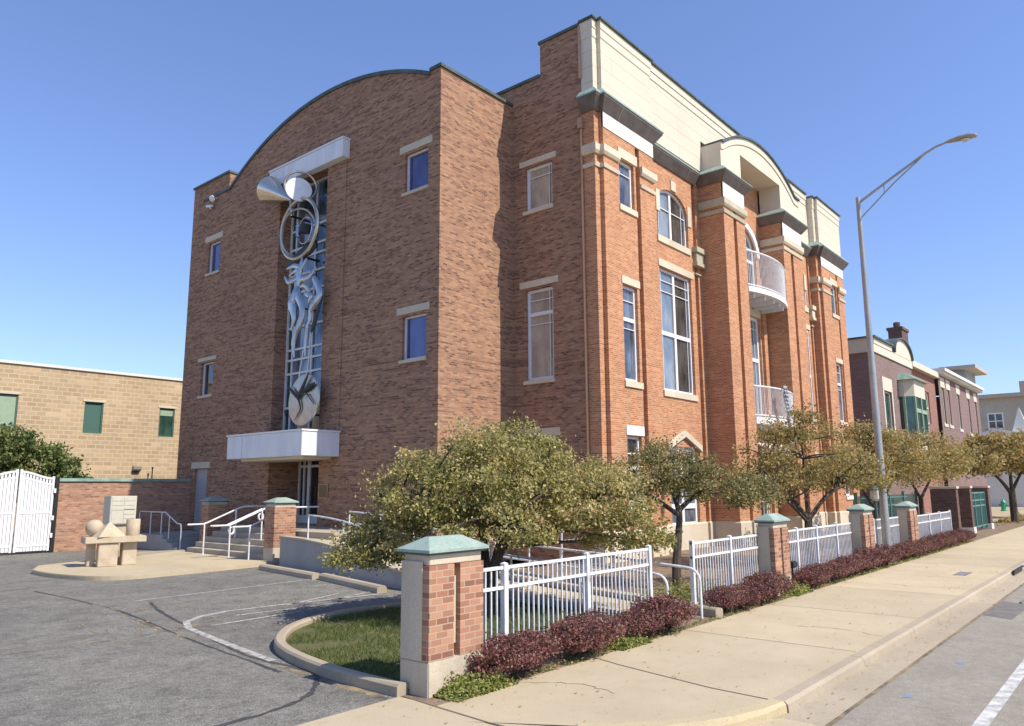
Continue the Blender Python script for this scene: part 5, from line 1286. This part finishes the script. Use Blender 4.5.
b = MB(); b.quad((56.4, Y0, 11.7), (67.2, Y0, 11.7), (67.2, 34, 11.7), (56.4, 34, 11.7)); rf = b.build('roof', 'roofing', fix=False); reparent(rf, t)
b = MB(); b.box(74.0, 76.2, 16.45, 17.6, 11.7, 16.4); b.box(73.9, 76.3, 16.35, 17.7, 16.402, 16.65); b.tube([(74.8, 17, 16.65), (74.8, 17, 17.2)], 0.3, 8); reparent(b.build('chimney', 'dark_brick'), t)
b = MB(); b.tube([(55.9, 18.0, 12.8), (55.9, 18.0, 14.0)], 0.28, 10); reparent(b.build('vent', 'dark_steel'), t)
for (a, c, z0, z1) in hw:
    w = window(None, P, a, c, z0, z1, 'glass_green', fwid=0.1, frame='cream_paint', lintel=(a - 0.3, c + 0.3, z1 + 0.02, z1 + 1.0), sill=(a - 0.25, c + 0.25, z0 - 0.35, z0 - 0.01), stone='cream_paint'); reparent(w, t)
    lb = MB(); lb.pbox(P, a - 0.3, a - 0.01, z0 - 0.005, z1 + 0.015, -0.03, 0.1); lb.pbox(P, c + 0.01, c + 0.3, z0 - 0.005, z1 + 0.015, -0.03, 0.1); lb.build('surround', 'cream_paint', w)
# bay window
bp = [(62.6, Y0), (62.6, Y0 - 0.35), (62.9, Y0 - 1.0), (66.3, Y0 - 1.0), (66.9, Y0 - 0.35), (66.9, Y0)]
b = MB(); b.prism([(x, y, 9.1) for x, y in bp], (0, 0, 1.25)); bw_ = b.build('bay_window', 'cream_paint'); reparent(bw_, t)
b = MB(); b.prism([(x, y + 0.03, 5.5) for x, y in bp], (0, 0, 3.6)); b.build('pane', 'glass_green', bw_)
b = MB(); b.prism([(x, y, 5.0) for x, y in bp], (0, 0, 0.49)); b.build('bay_sill', 'cream_paint', bw_)
b = MB()
for (x, y) in bp[1:5] + [(64.6, Y0 - 1.02)]: b.box(x - 0.1, x + 0.1, y - 0.06, y + 0.1, 5.5, 9.1)
b.box(62.9, 66.3, Y0 - 1.04, Y0 - 0.95, 7.9, 8.2); b.box(62.9, 66.3, Y0 - 1.04, Y0 - 0.95, 5.5, 5.75); b.build('frame', 'pale_green_frame', bw_)
b = MB(); b.prism([(62.3, Y0, 10.352), (62.3, Y0 - 1.3, 10.352), (62.9, Y0 - 0.5, 10.9), (62.9, Y0, 10.9)], (4.3, 0, 0)); b.build('bay_roof', 'copper', bw_)
t = thing('row_house', 'red brown brick house with plain cream eave between the two purple houses', 'house', (72, 18, 0))
b = MB(); P = PY(Y0 + 0.3); hw = [(70.1, 71.4, 7.7, 10.5), (72.9, 74.2, 7.7, 10.5)]
wall(b, P, 67.21, 77.0, -0.3, 12.0, [(*w, 0.2) for w in hw]); reparent(b.build('wall', 'dusky_brick', fix=False), t)
b = MB(); b.box(67.25, 77.0, Y0 - 0.15, Y0 + 0.6, 12.0, 12.5); reparent(b.build('eave', 'cream_paint'), t)
b = MB(); b.quad((67.21, Y0 + 0.5, 12.4), (77, Y0 + 0.5, 12.4), (77, 34, 12.4), (67.21, 34, 12.4)); reparent(b.build('roof', 'roofing', fix=False), t)
b = MB(); b.box(74.6, 76.6, 15.6, 16.4, 12.4, 13.2); reparent(b.build('roof_vent', 'dark_steel'), t)
for (a, c, z0, z1) in hw: w = window(None, P, a, c, z0, z1, 'glass_dim', fwid=0.14, frame='cream_paint', bars=[('h', (z0 + z1) / 2, 0.12)]); reparent(w, t)
t = thing('row_house', 'long purple brick house with five stone topped windows and a flat roofed tower', 'house', (86, 18, 0))
b = MB(); P = PY(Y0); hw = [(78.0, 79.1, 8.0, 11.3), (80.4, 81.5, 8.0, 11.3), (85.0, 86.1, 7.9, 11.3), (90.2, 91.3, 7.7, 11.3), (94.2, 95.3, 7.7, 11.3)]
wall(b, P, 77.01, 97.0, -0.3, 12.4, [(*w, 0.2) for w in hw]); b.quad((97, Y0, -0.3), (97, 34, -0.3), (97, 34, 12.4), (97, Y0, 12.4)); reparent(b.build('wall', 'purple_brick', fix=False), t)
b = MB(); b.box(76.6, 96.6, Y0 - 0.5, Y0 + 0.5, 12.402, 12.62); b.box(76.6, 96.6, Y0 - 0.7, Y0 + 0.5, 12.63, 12.9); reparent(b.build('eave', 'white_stone'), t)
b = MB(); b.quad((77.01, Y0 + 0.4, 12.5), (97, Y0 + 0.4, 12.5), (97, 34, 12.5), (77.01, 34, 12.5)); rf = b.build('roof', 'roofing', fix=False); reparent(rf, t)
b = MB(); b.box(91.6, 97.0, Y0 + 0.1, 16.6, 12.91, 14.5); reparent(b.build('tower', 'grey_siding'), t)
b = MB(); b.box(90.5, 97.8, Y0 - 1.0, 16.9, 14.502, 14.85); reparent(b.build('tower_roof', 'beige_siding'), t)
for (a, c, z0, z1) in hw: w = window(None, P, a, c, z0, z1, 'glass_dim', fwid=0.16, frame='cream_paint', lintel=(a - 0.35, c + 0.35, z1 + 0.02, z1 + 0.95), sill=(a - 0.25, c + 0.25, z0 - 0.3, z0 - 0.01), stone='cream_paint'); reparent(w, t)
t = thing('apartment_block', 'pale beige apartment block far behind the purple houses', 'building', (150, 10, 0))
b = MB(); P = PX(140.0); ops = [(17.8, 20.0, 11.0, 13.6), (10.5, 12.7, 11.0, 13.6), (14.2, 16.0, 4.4, 7.2), (8.5, 10.4, 4.4, 7.2)]
wall(b, P, -12, 24, -0.3, 15.9, [(*o_, 0.3) for o_ in ops]); b.box(139.0, 140.0, -12, 17.0, 8.2, 8.9); b.quad((140, 24, -0.3), (170, 24, -0.3), (170, 24, 15.9), (140, 24, 15.9)); b.quad((140, -12, -0.3), (170, -12, -0.3), (170, -12, 15.9), (140, -12, 15.9))
reparent(b.build('wall', 'beige_siding', fix=False), t)
b = MB(); b.box(139.2, 170, -12.5, 24.5, 15.9, 16.5); b.box(139.2, 170, -12.5, 15.2, 16.502, 18.2); reparent(b.build('roof', 'beige_siding'), t)
b = MB(); b.box(138.7, 139.98, -11.9, 16.5, -0.3, 8.19); reparent(b.build('lower_wall', 'grey_siding'), t)
for (a, c, z0, z1) in ops:
    w = window(None, P if z0 > 8 else PX(138.6), a, c, z0, z1, 'glass_dim', inset=0.02, fwid=0.2, frame='white_paint', bars=[('v', (a + c) / 2, 0.15), ('h', (z0 + z1) / 2, 0.15)]); reparent(w, t)
t = thing('white_house', 'small white house with a steep gable behind the far end of the row', 'house', (118, 15.5, 0))
b = MB(); b.box(-3.5, 3.5, -3.2, 3, -0.3, 8.6); b.build('wall', 'white_stone', t)
b = MB(); b.prism([(-3.8, -3.4, 8.602), (-3.8, 3.2, 8.602), (-3.8, -0.1, 9.6)], (7.6, 0, 0)); b.build('roof', 'white_paint', t)
b = MB(); b.lathe((-2, -2.5, 9.0), [(1.3, 0), (0.05, 3.2)], n=4); b.build('turret_roof', 'white_stone', t)

# ------------------------------------------------------------------ plants
def leaf_quad(mb, c, s, rnd, up=0.4, asp=1.6):
    n_ = Vector((rnd.gauss(0, 1), rnd.gauss(0, 1), rnd.gauss(0, 1) + up)).normalized()
    a = n_.orthogonal().normalized(); a.rotate(Matrix.Rotation(rnd.uniform(0, 6.283), 3, n_)); b_ = n_.cross(a)
    a = a * s * asp / 2; b_ = b_ * s / 2
    o = len(mb.v)
    mb.v += [tuple(c - a), tuple(c + b_ + n_ * s * 0.1), tuple(c + a), tuple(c - b_ + n_ * s * 0.1)]
    mb.f.append((o, o + 1, o + 2, o + 3))
def crown(rnd, lobes, clumps, per, leaf, clump_r, tint=(0.5, 0.22), up=0.4, shell=0.55):
    mb = MB(); mb.t = []; cc = []
    tot = sum(l[6] for l in lobes)
    for (cx, cy, cz, rx, ry, rz, wgt) in lobes:
        for _ in range(max(1, int(clumps * wgt / tot))):
            d = Vector((rnd.gauss(0, 1), rnd.gauss(0, 1), rnd.gauss(0, 1))).normalized()
            if d.z < -0.35: d.z *= 0.4
            k = shell + (1 - shell) * rnd.random() ** 0.6; k *= rnd.uniform(0.86, 1.10)
            p = Vector((cx + d.x * rx * k, cy + d.y * ry * k, cz + d.z * rz * k)); cc.append(p)
            base = min(1, max(0, rnd.gauss(*tint))); r_ = clump_r * rnd.uniform(0.55, 1.35)
            for _ in range(int(per * rnd.uniform(0.5, 1.4))):
                q = p + Vector((rnd.gauss(0, 1) * r_, rnd.gauss(0, 1) * r_, rnd.gauss(0, 1) * r_ * 0.62))
                leaf_quad(mb, q, leaf * rnd.uniform(0.6, 1.35), rnd, up); mb.t.append(min(1, max(0, base + rnd.gauss(0, 0.16))))
    return mb, cc
def tree(label, base, stems, lobes, clumps, per, leaf, clump_r, mat, seed, tint=(0.5, 0.22), twigs=40, name='tree', cat='tree', group=None, trunk_r=0.09, shell=0.55):
    rnd = random.Random(seed); x, y, z = base
    t_ = thing(name, label, cat, base, group)
    lob = [(a - x, b_ - y, c - z, *r_) for (a, b_, c, *r_) in lobes]
    mb, cc = crown(rnd, lob, clumps, per, leaf, clump_r, tint, shell=shell)
    mb.build('crown', mat, t_, fix=False)
    tb = MB(); nodes = []
    for st in stems:
        P = smooth_path([Vector((a - x, b_ - y, c - z)) for a, b_, c in st[0]], 4); r0, r1 = st[1]
        tb.tube(P, [r0 + (r1 - r0) * i / (len(P) - 1) for i in range(len(P))], 8); nodes += P[len(P) // 3:]
    tb.build('trunk', 'bark', t_, smooth=True)
    tw = MB(); rnd.shuffle(cc)
    for p in cc[:twigs]:
        q = min(nodes, key=lambda w: (w - p).length + max(0, w.z - p.z) * 2)
        mid_ = (p + q) / 2 + Vector((rnd.gauss(0, .08), rnd.gauss(0, .08), rnd.gauss(0.05, .06))) * (p - q).length
        P = smooth_path([q, mid_, p], 4); r0 = trunk_r * 0.35
        tw.tube(P, [r0 * (1 - 0.75 * i / (len(P) - 1)) for i in range(len(P))], 5)
    tw.build('branch', 'bark', t_, smooth=True)
    return t_
# big spreading crab apple by the car park
bx_, by_ = 11.45, 10.35
tree('wide spreading olive green tree leaning over the fence beside the corner pier', (bx_, by_, 0.03),
     [([(bx_, by_, 0), (bx_ + .05, by_ + .05, 0.6), (bx_ - .3, by_ + .1, 1.3), (bx_ - 1.1, by_ + .6, 2.1), (bx_ - 1.8, by_ + 1.3, 2.4)], (0.13, 0.04)),
      ([(bx_, by_, 0), (bx_ + .15, by_, 0.7), (bx_ + .5, by_ - .1, 1.5), (bx_ + 1.2, by_ - .5, 2.2), (bx_ + 1.9, by_ - 1.1, 2.3)], (0.12, 0.04)),
      ([(bx_ + .05, by_, 0.3), (bx_ + .15, by_ + .2, 1.2), (bx_ + .3, by_ + .5, 2.2), (bx_ + .3, by_ + .6, 3.2)], (0.11, 0.03)),
      ([(bx_, by_, 0.5), (bx_ - .3, by_ - .5, 1.3), (bx_ - .7, by_ - 1.1, 1.9)], (0.08, 0.03))],
     [(bx_ + .1, by_ - .1, 2.35, 1.8, 1.8, 1.35, 4), (bx_ - .75, by_ + .6, 2.2, 1.35, 1.35, 1.05, 2.8), (bx_ + 1.4, by_ - 1.25, 2.1, 1.5, 1.5, 1.0, 3.0), (bx_ + .5, by_ - .1, 3.1, 1.25, 1.25, 0.70, 1.9), (bx_ - 1.75, by_ + 1.6, 1.25, 0.7, 0.7, 0.5, 0.7), (bx_ - .7, by_ - .9, 1.75, 1.1, 1.1, 0.65, 1.4), (bx_ + 1.6, by_ + .4, 2.0, 1.5, 1.5, 0.9, 1.4), (bx_ - 1.35, by_ + 1.2, 1.45, 0.85, 0.85, 0.55, 0.9), (bx_ + 2.1, by_ - 1.9, 1.5, 0.9, 0.9, 0.5, 0.9)],
     720, 108, 0.045, 0.15, 'leaf_olive', 3, tint=(0.48, 0.17), twigs=120, trunk_r=0.12)
tree('small leaning dark trunked tree with a flat crown behind the second fence section', (17.2, 9.3, -0.01),
     [([(17.2, 9.3, 0), (17.25, 9.33, 0.6), (17.45, 9.35, 1.3), (17.6, 9.4, 1.9), (17.5, 9.6, 2.6), (17.3, 9.8, 3.1)], (0.13, 0.03)), ([(17.6, 9.4, 1.9), (18.4, 9.1, 2.4), (19.4, 8.6, 2.6)], (0.07, 0.025)), ([(17.55, 9.4, 1.8), (17.0, 9.9, 2.3), (16.4, 10.4, 2.6)], (0.07, 0.025)), ([(17.5, 9.4, 2.1), (17.9, 9.4, 2.7), (18.3, 9.2, 3.1)], (0.06, 0.02))],
     [(17.6, 9.4, 2.75, 1.3, 1.3, 0.75, 3), (16.9, 10.1, 2.6, 1.0, 1.0, 0.6, 1.8), (18.8, 8.9, 2.45, 1.3, 1.3, 0.65, 2.4), (19.7, 8.4, 2.2, 0.9, 0.9, 0.45, 1.2), (17.5, 9.7, 3.25, 0.85, 0.85, 0.4, 1.0)],
     180, 84, 0.046, 0.17, 'leaf_mid', 5, tint=(0.42, 0.2), twigs=90, trunk_r=0.08)
tree('golden leaved street tree behind the third fence section, left of the street lamp', (25.0, 8.8, -0.01),
     [([(25, 8.8, 0), (25.05, 8.8, 1.0), (25.1, 8.8, 1.5)], (0.14, 0.12)), ([(25.1, 8.8, 1.4), (24.6, 9.2, 2.3), (24.0, 9.6, 3.4)], (0.09, 0.03)), ([(25.1, 8.8, 1.4), (25.9, 8.4, 2.2), (26.9, 8.0, 2.6), (27.6, 7.8, 3.0)], (0.08, 0.025)), ([(25.1, 8.8, 1.4), (25.3, 8.9, 2.6), (25.3, 8.9, 4.0)], (0.08, 0.025)), ([(25.1, 8.8, 1.3), (24.0, 8.9, 1.9), (22.9, 9.0, 2.3)], (0.06, 0.02))],
     [(25.1, 8.8, 3.3, 1.9, 1.9, 1.35, 4), (23.6, 9.3, 2.7, 1.3, 1.3, 0.8, 2), (26.7, 8.2, 2.8, 1.5, 1.5, 0.9, 2.4), (25.4, 9.0, 4.3, 1.2, 1.2, 0.65, 1.6), (22.9, 9.6, 2.4, 0.8, 0.8, 0.5, 0.8), (28.0, 8.0, 2.9, 1.0, 1.0, 0.8, 1.0)],
     205, 84, 0.056, 0.21, 'leaf_gold', 8, tint=(0.5, 0.22), twigs=110, trunk_r=0.1)
tree('golden leaved street tree behind the street lamp', (33.5, 9.0, -0.01),
     [([(33.5, 9, 0), (33.5, 9, 1.6)], (0.13, 0.11)), ([(33.5, 9, 1.5), (32.8, 9.4, 2.6), (32.2, 9.8, 3.8)], (0.08, 0.03)), ([(33.5, 9, 1.5), (34.4, 8.6, 2.5), (35.4, 8.2, 3.4)], (0.08, 0.03)), ([(33.5, 9, 1.5), (33.6, 9, 3), (33.6, 9, 4.5)], (0.07, 0.02))],
     [(33.5, 9, 3.5, 2.2, 2.2, 1.35, 4), (31.8, 9.6, 2.9, 1.4, 1.4, 0.8, 1.8), (35.6, 8.4, 3.0, 1.7, 1.7, 0.9, 2), (33.6, 9.2, 4.5, 1.4, 1.4, 0.6, 1.2)],
     170, 82, 0.068, 0.25, 'leaf_gold', 11, tint=(0.5, 0.22), twigs=70, trunk_r=0.1)
tree('golden leaved street tree in front of the dark brick gateway', (42.6, 9.3, -0.01),
     [([(42.6, 9.3, 0), (42.6, 9.3, 2.0)], (0.13, 0.11)), ([(42.6, 9.3, 1.8), (41.8, 9.7, 3.2), (41.2, 10.0, 4.2)], (0.08, 0.03)), ([(42.6, 9.3, 1.8), (43.8, 8.9, 3.0), (45, 8.5, 3.8)], (0.08, 0.03))],
     [(42.6, 9.3, 3.9, 2.4, 2.4, 1.3, 4), (45.2, 8.6, 3.4, 2.0, 2.0, 0.9, 2), (40.4, 10, 3.2, 1.7, 1.7, 0.9, 1.6)],
     140, 78, 0.08, 0.30, 'leaf_gold', 13, tint=(0.55, 0.22), twigs=60, trunk_r=0.1)
tree('wide golden street tree at the far right beyond the green gate', (61.3, 7.8, -0.3),
     [([(61.3, 7.8, -0.3), (61.3, 7.8, 2.2)], (0.25, 0.2)), ([(61.3, 7.8, 1.8), (60.2, 8.6, 3.2), (57.6, 10.2, 4.4)], (0.14, 0.04)), ([(61.3, 7.8, 2.0), (62.4, 7.2, 3.4), (64, 6.5, 4.6)], (0.12, 0.04)), ([(61.3, 7.8, 2.0), (61.4, 7.8, 4), (61.2, 8, 6)], (0.12, 0.04))],
     [(61.3, 7.9, 4.3, 3.2, 3.2, 1.6, 4), (58.3, 9.9, 3.8, 2.6, 2.6, 1.2, 2.4), (64.5, 6.2, 3.9, 2.6, 2.6, 1.3, 2.2), (61.0, 8.4, 5.5, 1.8, 1.8, 0.7, 1), (55.8, 11.2, 3.9, 1.6, 1.6, 0.9, 1)],
     210, 66, 0.14, 0.36, 'leaf_gold', 17, tint=(0.5, 0.25), twigs=60, trunk_r=0.16)
tree('golden street tree at the right edge of the view, past the wide one', (78, 8.4, -0.3),
     [([(78, 8.4, -0.3), (78, 8.4, 2.4)], (0.22, 0.18)), ([(78, 8.4, 2.2), (77, 9, 4), (76.4, 9.5, 5.2)], (0.12, 0.04)), ([(78, 8.4, 2.2), (79, 7.8, 4), (80, 7.4, 5.2)], (0.12, 0.04))],
     [(78, 8.4, 5.0, 3.2, 3.2, 1.8, 4), (75.8, 10, 4.4, 2.2, 2.2, 1.2, 1.6)], 110, 60, 0.17, 0.42, 'leaf_gold', 19, tint=(0.5, 0.25), twigs=30, trunk_r=0.14)
tree('large dark green juniper bush behind the white gate and brick wall', (11.2, 38.4, -0.1),
     [([(11.2, 38.4, -0.1), (11.2, 38.4, 1.5), (11, 38.4, 3.5)], (0.16, 0.06)), ([(12.6, 38.4, 0), (13, 38.2, 1.5), (13.3, 38, 2.6)], (0.1, 0.04))],
     [(10.2, 38.4, 3.4, 1.9, 1.6, 2.1, 3), (12.4, 38.3, 2.9, 1.6, 1.4, 1.9, 3), (13.5, 38.2, 2.4, 1.1, 1.1, 1.5, 1.6), (8.6, 38.5, 3.6, 1.7, 1.5, 2.2, 2), (11.4, 38.2, 4.4, 1.0, 0.9, 0.8, 1)],
     420, 70, 0.10, 0.19, 'leaf_green', 23, tint=(0.5, 0.22), twigs=30, name='juniper_bush', cat='bush', shell=0.7)
# barberry shrubs
protos = []
for s in range(3):
    rnd = random.Random(40 + s); mb, cc = crown(rnd, [(0, 0, 0.3, 0.44, 0.34, 0.27, 3), (0.22, 0.05, 0.27, 0.3, 0.27, 0.22, 1), (-0.2, -0.05, 0.25, 0.3, 0.27, 0.2, 1)], 150, 30, 0.026, 0.055, tint=(0.48, 0.22), up=0.5, shell=0.6)
    for k in range(130):                # upright shoots at the top, tinted lighter to look sunlit
        a = rnd.uniform(0, 6.28); r_ = rnd.random() ** 0.5; p0 = Vector((0.5 * r_ * math.cos(a), 0.38 * r_ * math.sin(a), 0.42 - 0.2 * r_))
        d = Vector((p0.x * 0.7, p0.y * 0.7, 0.6)).normalized()
        for j in range(7):
            leaf_quad(mb, p0 + d * (0.03 * j) + Vector((rnd.gauss(0, .008), rnd.gauss(0, .008), 0)), 0.026, rnd, 0.2); mb.t.append(min(1, max(0, rnd.gauss(0.6, 0.2))))
    tw = MB()
    for k in range(26):
        a = rnd.uniform(0, 6.28); tw.tube([(0, 0, 0), (0.2 * math.cos(a), 0.15 * math.sin(a), 0.2), (0.42 * math.cos(a), 0.3 * math.sin(a), 0.4)], [0.008, 0.006, 0.003], 4)
    protos.append((mb, tw, [None, None]))
shr = []
sec = [('between the corner pier and the ramp opening', [7.95, 8.55, 9.55, 10.15, 11.3, 11.95, 12.45]), ('between the ramp opening and the second brick pier', [14.75, 15.35, 16.2, 16.8, 17.45]), ('between the second and third brick piers', [19.5, 20.2, 21.1, 21.75, 22.6, 23.2, 24.1]), ('between the third brick pier and the street lamp', [25.0, 25.8, 26.6]), ('past the street lamp, before the fourth pier', [28.2, 29.0, 29.8, 30.7, 31.6]), ('along the last fence section', [32.5, 33.4, 34.3, 35.3, 36.3, 37.3, 38.3, 39.3])]
rnd = random.Random(99); cnt = 0
for where, xs_ in sec:
    for i, x in enumerate(xs_):
        mb, tw, me = protos[cnt % 3]; cnt += 1
        lab = 'dark red barberry shrub in the row ' + where
        t_ = thing('barberry_shrub', lab, 'shrub', (x + rnd.uniform(-.06, .06), 6.95 + rnd.uniform(-.05, .05), 0), 'barberry shrubs ' + where, rz=rnd.uniform(-0.4, 0.4) + (math.pi if rnd.random() < .5 else 0))
        sc_ = rnd.uniform(0.92, 1.12); t_.scale = (sc_ * 1.05, sc_ * 1.12, sc_ * rnd.uniform(0.84, 1.02))
        for j, (src, nm, mt) in enumerate(((mb, 'foliage', 'leaf_red'), (tw, 'stem', 'bark'))):
            if me[j] is None: me[j] = src.build(nm, mt, t_, fix=False)
            else:
                c = me[j].copy(); COL.objects.link(c); c.parent = t_
# grass and ground cover (nobody could count it)
def inside(x, y, poly):
    c = False; j = len(poly) - 1
    for i in range(len(poly)):
        if (poly[i][1] > y) != (poly[j][1] > y) and x < (poly[j][0] - poly[i][0]) * (y - poly[i][1]) / (poly[j][1] - poly[i][1]) + poly[i][0]: c = not c
        j = i
    return c
lawn_poly = [(p[0] + 0.1, p[1] - 0.1) for p in isl] + [(13.0, 7.65), (6.85, 7.5)]
rnd = random.Random(5); b = MB(); b.t = []
while len(b.f) < 26000:
    x, y = rnd.uniform(6.6, 13.0), rnd.uniform(7.4, 12.6)
    if not inside(x, y, lawn_poly): continue
    k = noise.noise(Vector((x * 1.3, y * 1.3, 0)))
    if rnd.random() > 0.62 + 1.1 * k: continue
    h = rnd.uniform(0.03, 0.085); a = rnd.uniform(0, 6.28); w = 0.006; d = (math.cos(a) * w, math.sin(a) * w); ln = (rnd.gauss(0, .03), rnd.gauss(0, .03)); o = len(b.v)
    b.v += [(x - d[0], y - d[1], 0.05), (x + d[0], y + d[1], 0.05), (x + ln[0], y + ln[1], 0.05 + h)]; b.f.append((o, o + 1, o + 2)); b.t.append(min(1, max(0, 0.5 + 0.4 * k + rnd.gauss(0, .2))))
g = b.build('grass', 'leaf_grass', fix=False); tag(g, 'short green grass on the small lawn', 'grass', kind='stuff')
b = MB(); b.t = []
for (x0, x1, y0, y1, n_, h) in ((6.8, 7.9, 6.6, 7.04, 4800, 0.15), (10.45, 11.3, 6.6, 7.05, 2200, 0.12), (17.9, 18.9, 6.62, 7.05, 2200, 0.16), (14.5, 17.9, 7.6, 9.2, 6500, 0.24), (7.3, 40, 6.67, 6.85, 1500, 0.04), (23, 40, 6.67, 6.85, 900, 0.05)):
    for _ in range(n_):
        x = rnd.uniform(x0, x1); y = rnd.uniform(y0, y1); k = noise.noise(Vector((x * 2.1, y * 2.1, 3)))
        if n_ > 3000 and rnd.random() > 0.75 + 0.7 * k: continue
        edge = min(1, min(x - x0, x1 - x) / 0.25, 1)
        leaf_quad(b, Vector((x, y, 0.01 + abs(rnd.gauss(0, h * 0.55)) * edge)), rnd.uniform(0.02, 0.042), rnd, 1.0); b.t.append(min(1, max(0, rnd.gauss(0.55, 0.22))))
g = b.build('ground_cover', 'leaf_cover', fix=False); tag(g, 'low light green ground cover along the fence foot', 'ground cover', kind='stuff')
b = MB(); b.t = []
for _ in range(900):
    x = rnd.uniform(6, 40); y = rnd.choice((rnd.gauss(6.8, 0.12), rnd.uniform(3.9, 6.8), rnd.gauss(3.4, 0.15)))
    leaf_quad(b, Vector((x, y, 0.012 if y > 3.8 else -0.11)), rnd.uniform(0.015, 0.035), rnd, 4.0); b.t.append(rnd.uniform(0.6, 1))
for _ in range(500):
    x, y = rnd.uniform(5.8, 13), rnd.uniform(9.5, 17)
    if y < 12.6: continue
    leaf_quad(b, Vector((x, y, 0.012)), rnd.uniform(0.02, 0.04), rnd, 4.0); b.t.append(rnd.uniform(0.6, 1))
d = MB(); d.t = []
for _ in range(5200):
    x, y = rnd.uniform(54, 78), rnd.uniform(7.2, 9.6); k = noise.noise(Vector((x * 0.6, y, 9)))
    if k < -0.05: continue
    leaf_quad(d, Vector((x, y, -0.25 + abs(rnd.gauss(0, 0.22)) * (0.4 + k))), rnd.uniform(0.06, 0.12), rnd, 0.6); d.t.append(min(1, max(0, rnd.gauss(0.5, 0.25))))
g = d.build('dry_plants', 'leaf_gold', fix=False); tag(g, 'dry low plants on the open ground by the far street trees', 'plants', kind='stuff')
g = b.build('fallen_leaves', 'leaf_gold', fix=False); tag(g, 'small fallen leaves scattered on pavement, gutter and car park', 'fallen leaves', kind='stuff')
